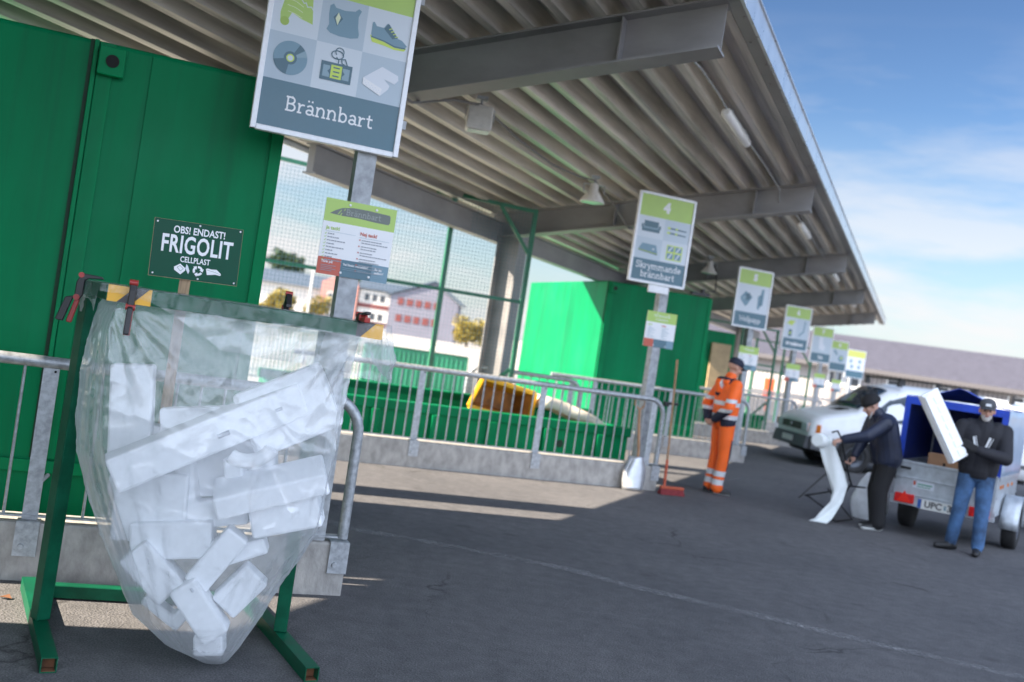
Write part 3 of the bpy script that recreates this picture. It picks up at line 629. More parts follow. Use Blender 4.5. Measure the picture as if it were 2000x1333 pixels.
# wire mesh cage
def cage(root_loc, rz, xs, ztops, zmid, zb, label, wires=True, name='mesh_cage'):
    o = thing(name, root_loc, rz, label, 'mesh fence', 'green wire mesh fences')
    pm = []
    for x, z in zip(xs, ztops):
        mb = MB(); mb.b2((x - 0.03, -0.03, zb), (x + 0.03, 0.03, z)); mb.build('frame_post', 'green_tube', o, 0.005)
    mb = MB()
    for i in range(len(xs) - 1): mb.bar((xs[i] + 0.031, 0, ztops[i] - 0.03), (xs[i + 1] - 0.031, 0, ztops[i + 1] - 0.03), 0.05, 0.05)
    mb.build('top_bar', 'green_tube', o)
    mb = MB()
    for i in range(len(xs) - 1): mb.bar((xs[i] + 0.031, 0, zmid), (xs[i + 1] - 0.031, 0, zmid), 0.045, 0.045)
    mb.build('middle_bar', 'green_tube', o)
    mb = MB(); mb.bar((xs[-1] - 0.55, -0.03, ztops[-1] - 0.02), (xs[-1] - 0.04, -0.04, ztops[-1] - 0.62), 0.045, 0.045); mb.build('brace', 'green_tube', o)
    mb = MB(); mb.bar((xs[-1] - 0.05, -0.04, zmid - 0.95), (xs[-1] - 0.55, -0.05, zmid - 1.4), 0.045, 0.045); mb.build('brace', 'green_tube', o)
    if wires:
        mb = MB(); x = xs[0] + 0.05; w = 0.0016
        while x < xs[-1]:
            f = (x - xs[0]) / (xs[-1] - xs[0]); zt_ = ztops[0] + (ztops[-1] - ztops[0]) * f
            mb.b2((x - w, -0.036, zb), (x + w, -0.033, zt_ - 0.05)); x += 0.05
        z = 0.0
        while z < max(ztops) - 0.06:
            mb.b2((xs[0], -0.0325, z - w), (xs[-1], -0.0295, z + w)); z += 0.05
        mb.build('wire_mesh', 'wire', o)
    return o
mat('wire', (0.10, 0.19, 0.22), 0.5, 0.4)
cp = DE(BE[1], 0, 2.15); ci = (Matrix.Translation(cp) @ Matrix.Rotation(RZ_D, 4, 'Z')).inverted()
loc = [ci @ Pp(x, y, cp, (*E2, 0)) for x, y in ((540, 303), (716, 345), (891, 375), (1047, 410))]
zm = (ci @ Pp(770, 550, cp, (*E2, 0))).z
cage(cp, RZ_D, [p.x for p in loc], [p.z for p in loc], zm, -1.0, 'green framed wire mesh fence behind the low skip, between the two tall containers')
cage(Vector((7.0, 26.6, 0)), RZ_D, [-2.2, -1.1, 0.0], [2.9, 2.9, 2.9], 1.9, -1.0, 'green framed mesh fence seen small behind the sign numbered 5', False)
cage(Vector((9.9, 33.0, 0)), RZ_D, [-2.2, -1.1, 0.0], [2.8, 2.8, 2.8], 1.8, -1.0, 'farthest green framed mesh fence, seen small behind the sign numbered 6', False)
# ================================================================ far background
mat('far_pink', (0.40, 0.20, 0.17), 0.85); mat('far_white', (0.55, 0.54, 0.51), 0.85); mat('far_lilac', (0.17, 0.17, 0.21), 0.85, var=0.06, scale=0.5)
mat('far_roof', (0.06, 0.085, 0.12), 0.7); mat('far_red', (0.16, 0.035, 0.03), 0.8); mat('far_window', (0.05, 0.055, 0.065), 0.15); mat('far_green', (0.03, 0.26, 0.14), 0.6, var=0.2, scale=0.8)
S = 200 / F
def X_(u): return u * S
def Z_(v): return 1.6 - (v + 4) * S
sch = thing('school_building', (1.4, 200, -2.5), 0, 'pink, white and grey gabled school building far off behind the mesh fence', 'building'); sch.scale = (1.2, 1, 1.05)
def sbox(name, m, x0, x1, y0, y1, z0, z1, parent=sch): mb = MB(); mb.b2((x0, y0, z0 + 2.5), (x1, y1, z1 + 2.5)); return mb.build(name, m, parent)
def sgab(name, m, x0, x1, y0, y1, z0, ze, xa, za, parent=sch):
    mb = MB(); mb.prism([(x0, z0 + 2.5), (x1, z0 + 2.5), (x1, ze + 2.5), (xa, za + 2.5), (x0, ze + 2.5)], -y1, -y0, Matrix.Rotation(R(90), 4, 'X')); return mb.build(name, m, parent)
sbox('wall', 'far_white', -66, -34.2, 2, 14, -2.5, 5.4)
mb = MB(); mb.prism([(0.8, 7.9), (15, 7.9), (8, 10.6)], -67, -33.9, Matrix(((0, 0, 1, 0), (1, 0, 0, 0), (0, 1, 0, 0), (0, 0, 0, 1)))); mb.build('roof', 'far_roof', sch)
sgab('tower', 'far_pink', -34.1, -27.9, 0, 12, -2.5, 7.0, -31, 8.8)
w = sbox('window', 'far_white', -32.9, -29.4, -0.15, -0.02, 0.2, 5.2)
for i in range(4):
    for j in range(5): sbox('pane', 'far_window', -32.7 + i * 0.82, -32.7 + i * 0.82 + 0.66, -0.2, -0.16, 0.4 + j * 0.94, 0.4 + j * 0.94 + 0.74, w)
sbox('wall', 'far_white', -27.7, -22.5, 1, 12, -2.5, 6.6)
for z in (3.2, -0.2): sbox('band', 'far_red', -27.75, -22.45, 0.9, 0.99, z, z + 0.8)
for z in (4.6, 1.0):
    for i in range(3): sbox('window', 'far_window', -26.8 + i * 1.3, -26.0 + i * 1.3, 0.93, 0.99, z, z + 1.3)
sgab('wing', 'far_lilac', -22.3, -10.9, -0.5, 12, -2.5, 6.3, -15.2, 9.6)
for z in (4.7, 1.5):
    mb = MB(); 
    for i in range(5): mb.b2((-21.0 + i * 1.5, -0.6, z + 2.5), (-20.0 + i * 1.5, -0.52, z + 3.8))
    mb.build('window', 'far_red', sch)
mb = MB(); mb.prism([(-22.9, 8.7), (-15.2, 12.35), (-10.2, 8.6), (-10.2, 9.0), (-15.2, 12.75), (-22.9, 9.1)], -12.5, 0.9, Matrix.Rotation(R(90), 4, 'X')); mb.build('roof', 'far_roof', sch)
mb = MB(); mb.prism([(0.4, 9.3), (15, 9.3), (8, 11.2)], -28.5, -15, Matrix(((0, 0, 1, 0), (1, 0, 0, 0), (0, 1, 0, 0), (0, 0, 0, 1)))); mb.build('roof', 'far_roof', sch)

def leaf_tree(name, loc, h, r, leafm, label, seed, n=2600, trunk=0.25):
    rnd = random.Random(seed); o = thing(name, loc, 0, label, 'tree', 'trees far behind the fence')
    mb = MB(); tp = h * 0.45
    mb.tube([(0, 0, -0.5), (0.1, 0, tp * 0.6), (0, 0.1, tp), (0.1, 0, h * 0.75)], 0.2, 8, rs=[trunk, trunk * 0.8, trunk * 0.6, trunk * 0.2])
    for k in range(6):
        a = k * 1.05; mb.tube([(0, 0, tp * 0.8), (r * 0.35 * math.cos(a), r * 0.35 * math.sin(a), tp * 1.15), (r * 0.7 * math.cos(a), r * 0.7 * math.sin(a), h * 0.72)], 0.08, 6, rs=[trunk * 0.5, trunk * 0.3, trunk * 0.1])
    mb.build('trunk', 'bark', o)
    cl = [(Vector((rnd.uniform(-1, 1), rnd.uniform(-1, 1), rnd.uniform(-.8, 1)))) for _ in range(26)]
    cl = [(c.normalized() * rnd.uniform(0.3, 0.85), rnd.uniform(0.22, 0.42)) for c in cl]
    mb = MB(); ch = h - r * 0.85
    for _ in range(n):
        c, cr_ = rnd.choice(cl); d = Vector((rnd.gauss(0, 1), rnd.gauss(0, 1), rnd.gauss(0, 1))).normalized() * cr_ * rnd.uniform(0.6, 1.05)
        p = c + d; p = Vector((p.x * r, p.y * r, ch + p.z * r * 0.85)); s = r * rnd.uniform(0.05, 0.10)
        M = Matrix.Rotation(rnd.uniform(0, 6.28), 3, 'Z') @ Matrix.Rotation(rnd.uniform(-1.2, 1.2), 3, 'X')
        mb.add([p + M @ Vector(q) for q in ((-s, -s * .6, 0), (s * .8, -s * .4, s * .2), (s, s * .6, 0), (-s * .5, s * .8, s * .15))], [(0, 1, 2, 3)])
    mb.build('crown', leafm, o); return o
mat('bark', (0.10, 0.075, 0.055), 0.9); mat('leaf_dark', (0.045, 0.085, 0.03), 0.7, var=0.4, scale=1.0); mat('leaf_gold', (0.28, 0.22, 0.035), 0.7, var=0.4, scale=1.0)
def at(px, py, Y): p = Wp(px, py, Y); return p
p = at(562, 520, 225); leaf_tree('tree', (p.x, 225, -1), p.z + 5.4, 4.6, 'leaf_dark', 'round dark green tree rising behind the school roof at left', 1)
p = at(700, 545, 230); leaf_tree('tree', (p.x, 230, -1), p.z + 1.2, 3.4, 'leaf_dark', 'small dark tree top behind the school roof beside the pink gable', 2, 1200)
p = at(545, 590, 150); leaf_tree('tree', (p.x, 150, -1), p.z + 3.3, 3.4, 'leaf_gold', 'golden autumn tree before the left wing of the school', 3)
p = at(622, 590, 150); leaf_tree('tree', (p.x, 150, -1), p.z + 2.4, 2.6, 'leaf_gold', 'golden autumn tree before the school beside the sign post', 4, 1600)
p = at(915, 640, 170); leaf_tree('tree', (p.x, 170, -1), p.z + 3.2, 3.6, 'leaf_gold', 'golden tree between the school and the grey canopy column', 5)
# yard things behind the bays
p = Wp(815, 690, 26)
y_ = thing('yard_container', (p.x, 26, -1.0), R(4), 'pale sunlit green container out in the yard behind the skip', 'container')
mb = MB(); mb.b2((-1.4, 0, 0.15), (1.35, 2.2, 1.95)); mb.build('body', 'far_green', y_, 0.03)
mb = MB()
for i in range(22): mb.b2((-1.35 + i * 0.125, -0.06, 0.3), (-1.31 + i * 0.125, -0.003, 1.85))
mb.build('ribs', 'far_green', y_)
mb = MB(); mb.b2((-1.45, -0.09, 1.96), (1.4, 2.25, 2.06)); mb.build('rim', 'far_white', y_)
p = Wp(605, 580, 60); mb = MB(); mb.tube([(0, 0, -1), (0, 0, p.z + 1.6)], 0.07, 8); mb.tube([(0, 0, p.z + 1.6), (-0.5, 0, p.z + 1.75)], 0.05, 8); o = mb.build('lamp_post', 'far_white'); o.location = (p.x, 60, 0); tag(o, 'slim pale lamp post in the yard, left of the sign post', 'lamp post')
y2 = thing('yard_fence', (p.x - 1, 34, -1), R(3), 'green picket fence in the sun behind the skip', 'fence')
mb = MB()
for i in range(60): mb.b2((i * 0.14, 0, 0), (i * 0.14 + 0.03, 0.03, 1.9))
mb.build('pickets', 'far_green', y2)
mb = MB(); mb.b2((0, 0.031, 0.2), (8.4, 0.07, 0.26)); mb.b2((0, 0.031, 1.75), (8.4, 0.07, 1.83)); mb.build('rails', 'far_white', y2)
# orange marker board seen beyond the canopy
p = Wp(1502, 758, 48); mb = MB(); mb.b2((-0.25, 0, -0.45), (0.25, 0.04, 0.45)); mb.b2((-0.03, 0.045, -1.6), (0.03, 0.08, 0.3)); mat('orange_board', (0.75, 0.12, 0.03), 0.5); o = mb.build('marker_board', 'orange_board'); o.location = p; tag(o, 'small orange marker board beyond the far canopy posts', 'sign')

# long grey building
gA = Vector((28.8, 70, 0)); gd = Vector((0.925, -0.381, 0))
gb = thing('long_building', gA, math.atan2(gd.y, gd.x), 'long low pale building with a grey pitched roof behind the van', 'building')
mat('panel_wall', (0.42, 0.39, 0.37), 0.7, var=0.04, scale=1); mat('panel_dark', (0.24, 0.22, 0.22), 0.7); mat('tile_roof', (0.066, 0.067, 0.092), 0.75, var=0.12, scale=2.5); mat('eave', (0.10, 0.095, 0.10), 0.7); mat('win_frame', (0.82, 0.83, 0.82), 0.5)
mb = MB()
x = -17.0; i = 0
mb.b2((-17, 0.06, 0), (30, 9, 3.1))
while x < 30:
    mb.b2((x, 0.0, 0.02), (x + 0.16, 0.059, 3.05), 0 if (int(x / 6) % 2) else 1); x += 0.30
mb.build('wall', ['panel_wall', 'panel_dark'], gb)
mb = MB(); mb.prism([(-0.9, 3.12), (4.6, 5.5), (10, 3.12), (10, 3.30), (4.6, 5.72), (-0.9, 3.30)], -18, 31, Matrix(((0, 0, 1, 0), (1, 0, 0, 0), (0, 1, 0, 0), (0, 0, 0, 1)))); 
x = -17.5
rr = MB(); rr.prism([(-0.9, 3.301), (4.6, 5.721), (4.6, 5.75), (-0.9, 3.33)], 0, 0.08, Matrix(((0, 0, 1, 0), (1, 0, 0, 0), (0, 1, 0, 0), (0, 0, 0, 1))))
while x < 30.5:
    mb.add(rr.v, rr.f, 0, False, Matrix.Translation((x, 0, 0))); x += 0.24
mb.build('roof', 'tile_roof', gb)
mb = MB(); mb.b2((-18, -0.95, 3.0), (31, -0.905, 3.30)); mb.build('gutter', 'eave', gb)
for wx in (-16.4, -13.8, -9.5, -6.2, -5.0, -2.2, 0.9, 2.4, 5.6, 7.0, 10.5, 13):
    mb = MB(); a, b = wx, wx + 1.1; z0_, z1_ = 1.75, 2.85
    for lo, hi in (((a, -0.05, z0_), (a + 0.12, -0.002, z1_)), ((b - 0.12, -0.05, z0_), (b, -0.002, z1_)), ((a + .121, -0.05, z0_), (b - .121, -0.002, z0_ + 0.12)), ((a + .121, -0.05, z1_ - 0.1), (b - .121, -0.002, z1_))): mb.b2(lo, hi)
    f = mb.build('window', 'win_frame', gb); mb = MB(); mb.b2((a + 0.125, -0.03, z0_ + 0.125), (b - 0.125, -0.004, z1_ - 0.105)); mb.build('pane', 'far_window', f)
# ================================================================ lettering and pictograms
class Flat:
    """flat shapes on a sign face: x to the right, z up, facing -y; each layer a little prouder"""
    def __init__(s, y=-0.0): s.mb = MB(); s.mats = []; s.y = y; s.k = 0
    def mi(s, m):
        if m not in s.mats: s.mats.append(m)
        return s.mats.index(m)
    def poly(s, pts, m, k=None):
        s.k += 1; y = s.y - 0.00014 * (k if k is not None else s.k)
        s.mb.add([(p[0], y, p[1]) for p in pts], [tuple(range(len(pts)))], s.mi(m)); return s
    def rect(s, x0, z0, x1, z1, m): return s.poly([(x0, z0), (x1, z0), (x1, z1), (x0, z1)], m)
    def disc(s, cx, cz, r, m, n=28, rz=None): return s.poly([(cx + r * math.cos(2 * math.pi * i / n), cz + (rz or r) * math.sin(2 * math.pi * i / n)) for i in range(n)], m)
    def stroke(s, pts, w, m, closed=False):
        n = len(pts); L_ = []; R_ = []
        for i in range(n):
            p = Vector(pts[i])
            a = Vector(pts[i - 1]) if (i > 0 or closed) else None; b = Vector(pts[(i + 1) % n]) if (i < n - 1 or closed) else None
            d1 = (p - a).normalized() if a is not None else None; d2 = (b - p).normalized() if b is not None else None
            d = (d1 + d2) if (d1 is not None and d2 is not None) else (d1 or d2)
            if d.length < 1e-6: d = d1
            d.normalize(); nn = Vector((-d.y, d.x)); k = 1.0
            if d1 is not None and d2 is not None: k = 1 / max(0.5, nn.dot(Vector((-d1.y, d1.x))))
            L_.append(p + nn * w / 2 * k); R_.append(p - nn * w / 2 * k)
        s.k += 1; y = s.y - 0.00014 * s.k; vs = []
        for l, r in zip(L_, R_): vs += [(l.x, y, l.y), (r.x, y, r.y)]
        fs = [(2 * i, 2 * i + 1, 2 * ((i + 1) % n) + 1, 2 * ((i + 1) % n)) for i in range(n if closed else n - 1)]
        s.mb.add(vs, fs, s.mi(m)); return s
    def text(s, t, cx, cz, size, m, bold=0.0, width=None, align='CENTER', sx=1.0, spacing=1.0):
        vs, fs = text_geo(t, size, bold, align, width, spacing); s.k += 1; y = s.y - 0.00014 * s.k
        s.mb.add([(cx + v[0] * sx, y, cz + v[1]) for v in vs], fs, s.mi(m)); return s
    def build(s, name, parent): return s.mb.build(name, s.mats, parent)
def ell(cx, cy, rx, ry, a0=0, a1=360, n=14):
    return [(cx + rx * math.cos(R(a0 + (a1 - a0) * i / n)), cy + ry * math.sin(R(a0 + (a1 - a0) * i / n))) for i in range(n + 1)]
# slab-serif letters as strokes, x-height 1: (advance, strokes)
GL = {
 'n': (1.12, [[(.2, 0), (.2, .96)], [(.2, .55)] + ell(.54, .58, .3, .36, 150, 0, 8) + [(.84, 0)], [(.02, .07), (.4, .07)], [(.66, .07), (1.04, .07)], [(.03, .9), (.2, .9)]]),
 'm': (1.72, [[(.2, 0), (.2, .96)], [(.2, .55)] + ell(.52, .58, .28, .36, 150, 0, 8) + [(.8, 0)], [(.8, .55)] + ell(1.12, .58, .28, .36, 150, 0, 8) + [(1.4, 0)], [(.04, .07), (.38, .07)], [(.64, .07), (.98, .07)], [(1.24, .07), (1.58, .07)], [(.03, .9), (.2, .9)]]),
 'r': (.80, [[(.2, 0), (.2, .96)], [(.2, .5), (.3, .74), (.48, .86), (.72, .84)], [(.02, .07), (.46, .07)], [(.03, .9), (.2, .9)]]),
 'a': (1.0, [[(.16, .78)] + ell(.46, .62, .27, .3, 130, 0, 8) + [(.73, .14), (.95, .06)], ell(.43, .27, .29, .22, 20, 340, 14)]),
 'b': (1.05, [[(.2, 0), (.2, 1.5)], ell(.53, .48, .34, .42, 0, 360, 18), [(.03, 1.44), (.2, 1.44)]]),
 'd': (1.08, [[(.82, .0), (.82, 1.5)], ell(.48, .48, .34, .42, 0, 360, 18), [(.64, 1.44), (.82, 1.44)], [(.82, .07), (1.0, .07)]]),
 'e': (.98, [[(.14, .5), (.8, .5)] + ell(.48, .5, .34, .42, 0, 315, 16)]),
 't': (.78, [[(.32, 1.3), (.32, .26), (.4, .1), (.56, .07), (.72, .13)], [(.06, .9), (.68, .9)]]),
 'k': (1.06, [[(.2, 0), (.2, 1.5)], [(.82, .9), (.26, .42)], [(.44, .56), (.88, .06)], [(.03, 1.44), (.2, 1.44)], [(.02, .07), (.4, .07)], [(.7, .07), (1.04, .07)], [(.64, .9), (.98, .9)]]),
 'y': (1.0, [[(.16, .9), (.5, .05)], [(.86, .9), (.44, -.22), (.3, -.4), (.12, -.4)], [(.0, .9), (.34, .9)], [(.68, .9), (1.0, .9)]]),
 'B': (1.2, [[(.24, 0), (.24, 1.44)], [(.06, .07), (.62, .07)] + ell(.64, .40, .34, .33, -90, 90, 10) + [(.24, .73)], [(.06, 1.37), (.6, 1.37)] + ell(.6, 1.07, .29, .3, 90, -90, 8)]),
 'S': (1.06, [[(.86, 1.1), (.86, 1.26)] , [(.86, 1.2)] + ell(.5, 1.06, .34, .33, 35, 225, 10) + ell(.52, .40, .36, .34, 60, -150, 12), [(.14, .1), (.14, .36)]]),
 'W': (1.6, [[(.14, 1.4), (.46, .06), (.8, 1.2), (1.14, .06), (1.46, 1.4)], [(0, 1.4), (.34, 1.4)], [(1.28, 1.4), (1.6, 1.4)]]),
 'l': (.5, [[(.24, 0), (.24, 1.5)], [(.06, .07), (.42, .07)], [(.08, 1.44), (.24, 1.44)]]),
 'p': (1.05, [[(.2, -.45), (.2, .96)], ell(.53, .48, .34, .42, 0, 360, 18), [(.03, .9), (.2, .9)], [(.02, -.42), (.4, -.42)]]),
}
GL['ä'] = (1.0, GL['a'][1] + [[(.26, 1.25), (.26, 1.43)], [(.62, 1.25), (.62, 1.43)]])
def slab(fl, s, cx, cz, xh, m, wt=0.17):
    w = sum(GL[c][0] for c in s) * xh; x = cx - w / 2; k0 = fl.k
    for c in s:
        adv, sts = GL[c]; fl.k = k0
        for st in sts: fl.stroke([(x + p[0] * xh, cz + p[1] * xh) for p in st], wt * xh, m)
        x += adv * xh
    fl.k = k0 + 8

# ================================================================ bay signs
PW = 0.115
pm_ = MB(); pm_.b2((-PW / 2, -PW / 2, -1.0), (PW / 2, PW / 2, 2.62)); POST_ME = pm_.mesh('post', ['galv_dull'])
def sign_board(o, W_, H_, zb, xo, header, label_fn, tiles_fn, num, plain=False):
    bd = MB(); bd.b2((-W_ / 2, -0.014, 0), (W_ / 2, 0.014, H_)); y0 = -PW / 2 - 0.03
    b = bd.build('board', 'frame_white', o); b.location = (xo, y0, zb)
    fr = MB(); t = 0.028
    for lo, hi in (((-W_ / 2 - .004, -0.026, 0), (-W_ / 2 + t, 0.018, H_)), ((W_ / 2 - t, -0.026, 0), (W_ / 2 + .004, 0.018, H_)), ((-W_ / 2 + t + .0005, -0.026, -.004), (W_ / 2 - t - .0005, 0.018, t)), ((-W_ / 2 + t + .0005, -0.026, H_ - t), (W_ / 2 - t - .0005, 0.018, H_ + .004))): fr.b2(lo, hi)
    if not plain: f = fr.build('frame', 'frame_white', b, 0.004)
    x0, x1 = -W_ / 2 + t, W_ / 2 - t; z0, z1 = t, H_ - t; q = (z1 - z0) / 4
    fl = Flat(-0.0145); fl.rect(x0, z1 - q, x1, z1, header); fl.build('header_field', b)
    fl = Flat(-0.0145); fl.rect(x0, z0, x1, z0 + q, 'sign_slate'); fl.build('label_field', b)
    fl = Flat(-0.0145); tiles_fn(fl, x0, x1, z0 + q, z1 - q); fl.build('pictograms', b)
    fl = Flat(-0.0155)
    if num: fl.text(num, 0, z1 - q / 2, q * 0.62, 'sign_white', 0.012); fl.build('numeral', b)
    fl = Flat(-0.0155)
    if label_fn: label_fn(fl, z0 + q / 2); fl.build('lettering', b)
    st = MB()
    for zz in (zb + 0.18, zb + H_ - 0.2): st.b2((min(xo - 0.2, -0.2), -PW / 2 - 0.0155, zz), (max(xo + 0.2, 0.2), -PW / 2 - 0.001, zz + 0.05))
    st.build('bracket', 'galv_dull', o)
    return b
def info_board(o, z, kind):
    W_, H_ = 0.425, 0.445; y0 = -PW / 2 - 0.008
    mb = MB(); mb.b2((-W_ / 2, -0.003, -H_ / 2), (W_ / 2, 0.003, H_ / 2)); b = mb.build('info_board', 'sign_white', o); b.location = (0.012, y0, z)
    fl = Flat(-0.0031); x0, x1, zb, zt = -W_ / 2, W_ / 2, -H_ / 2, H_ / 2
    fl.rect(x0, zt - 0.135, x1, zt, 'sign_green'); fl.build('header_field', b); fl = Flat(-0.0031); fl.rect(x0, zb, x0 + 0.138, zb + 0.10, 'sign_red'); fl.rect(x0 + 0.138, zb, x1 - 0.10, zb + 0.10, 'sign_slate'); fl.rect(x1 - 0.10, zb, x1, zb + 0.10, 'ic_blue')
    fl.build('footer_field', b)
    fl = Flat(-0.004)
    if kind == 3:
        top = [(x0 + 0.03, zt - 0.088), (x0 + 0.06, zt - 0.066), (x0 + 0.1, zt - 0.046), (x0 + 0.16, zt - 0.035), (x0 + 0.25, zt - 0.034), (x0 + 0.33, zt - 0.038), (x0 + 0.385, zt - 0.04), (x0 + 0.392, zt - 0.05), (x0 + 0.393, zt - 0.085), (x0 + 0.385, zt - 0.097), (x0 + 0.3, zt - 0.096), (x0 + 0.2, zt - 0.09), (x0 + 0.1, zt - 0.092), (x0 + 0.05, zt - 0.089)]
        fl.poly(top, 'tape_grey'); fl.stroke([(x0 + 0.078, zt - 0.088), (x0 + 0.096, zt - 0.058)], 0.004, 'sign_green'); fl.stroke([(x0 + 0.094, zt - 0.092), (x0 + 0.1, zt - 0.076)], 0.005, 'sign_green'); fl.stroke([(x0 + 0.112, zt - 0.06), (x0 + 0.118, zt - 0.05)], 0.004, 'sign_green')
        slab(fl, 'Brännbart', 0.018, zt - 0.083, 0.024, 'txt_scuff', 0.16)
        zz = zt - 0.172
        fl.text('Ja tack!', x0 + 0.022, zz, 0.028, 'sign_green', 0.0008, None, 'LEFT'); fl.text('Nej tack!', x0 + 0.225, zz - 0.006, 0.028, 'sign_red', 0.0008, None, 'LEFT')
        fl.rect(x0 + 0.02, zz - 0.022, x0 + 0.2, zz - 0.0205, 'ic_mid'); fl.rect(x0 + 0.222, zz - 0.028, x1 - 0.02, zz - 0.0265, 'ic_mid')
        rnd = random.Random(3)
        for i, s in enumerate((0.03, 0.055, 0.1, 0.045, 0.105, 0.032, 0.058, 0.042, 0.095)):
            z_ = zz - 0.034 - i * 0.0192
            fl.stroke([(x0 + 0.018, z_), (x0 + 0.022, z_ - 0.004), (x0 + 0.03, z_ + 0.006)], 0.0028, 'sign_green'); xx = x0 + 0.036
            while xx < x0 + 0.036 + s:
                wv = rnd.uniform(0.006, 0.018); fl.rect(xx, z_ - 0.003, xx + wv, z_ + 0.003, 'txt_grey'); fl.k -= 1; xx += wv + 0.003
            fl.k -= 1
        i = 0
        for n_ in (2, 2, 2, 2, 2, 1):
            for r_ in range(n_):
                z_ = zz - 0.042 - i * 0.0152
                if r_ == 0:
                    fl.stroke([(x0 + 0.224, z_ - 0.004), (x0 + 0.232, z_ + 0.004)], 0.003, 'sign_red'); fl.stroke([(x0 + 0.224, z_ + 0.004), (x0 + 0.232, z_ - 0.004)], 0.003, 'sign_red')
                xx = x0 + 0.24; e = xx + rnd.uniform(0.07, 0.15)
                while xx < e:
                    wv = rnd.uniform(0.006, 0.018); fl.rect(xx, z_ - 0.0028, xx + wv, z_ + 0.0028, 'txt_grey'); fl.k -= 1; xx += wv + 0.003
                i += 1
            i += 0.45
        fl.text('Tänk på!', x0 + 0.02, zb + 0.075, 0.02, 'sign_white', 0.0005, None, 'LEFT'); fl.text('Vad händer med avfallet?', x0 + 0.15, zb + 0.073, 0.0185, 'sign_white', 0.0004, 0.15, 'LEFT'); fl.text('Är du\nosäker?', x1 - 0.085, zb + 0.062, 0.019, 'sign_white', 0.0005, None, 'LEFT')
        for a, w_, rows in ((x0 + 0.02, 0.09, 4), (x0 + 0.15, 0.14, 2), (x1 - 0.085, 0.055, 2)):
            for r_ in range(rows): fl.rect(a, zb + 0.052 - r_ * 0.010 - (0.022 if a > x1 - 0.1 else 0), a + w_ * (1 - 0.25 * (r_ % 2)), zb + 0.0545 - r_ * 0.010 - (0.022 if a > x1 - 0.1 else 0), 'ic_mid')
    else:
        if kind == 4:
            slab(fl, 'Skrymmande', 0, zt - 0.062, 0.021, 'sign_white', 0.16); slab(fl, 'brännbart', 0, zt - 0.108, 0.021, 'sign_white', 0.16)
        if kind == 5: slab(fl, 'Wellpapp', 0, zt - 0.08, 0.03, 'sign_white', 0.16)
        for c in range(2):
            fl.rect(x0 + 0.025 + c * 0.2, zt - 0.175, x0 + 0.085 + c * 0.2, zt - 0.163, 'sign_green' if c == 0 else 'sign_red')
            for r_ in range(8): fl.rect(x0 + 0.03 + c * 0.2, zt - 0.2 - r_ * 0.018, x0 + 0.03 + c * 0.2 + 0.05 + 0.08 * ((r_ * 7 + c * 3) % 5) / 5, zt - 0.195 - r_ * 0.018, 'ic_mid'); fl.k -= 1
    fl.build('lettering', b)
    mb = MB()
    for xx, zz in ((-0.07, H_ / 2 - 0.022), (0.09, H_ / 2 - 0.022), (-0.07, -H_ / 2 + 0.022), (0.10, -H_ / 2 + 0.022)): mb.lathe([(0.008, 0), (0.006, 0.003)], 10, Matrix.Translation((xx, -0.0062, zz)) @ Matrix.Rotation(R(90), 4, 'X'))
    mb.build('screws', 'frame_white', b)
mat('txt_scuff', (0.30, 0.33, 0.31), 0.5)

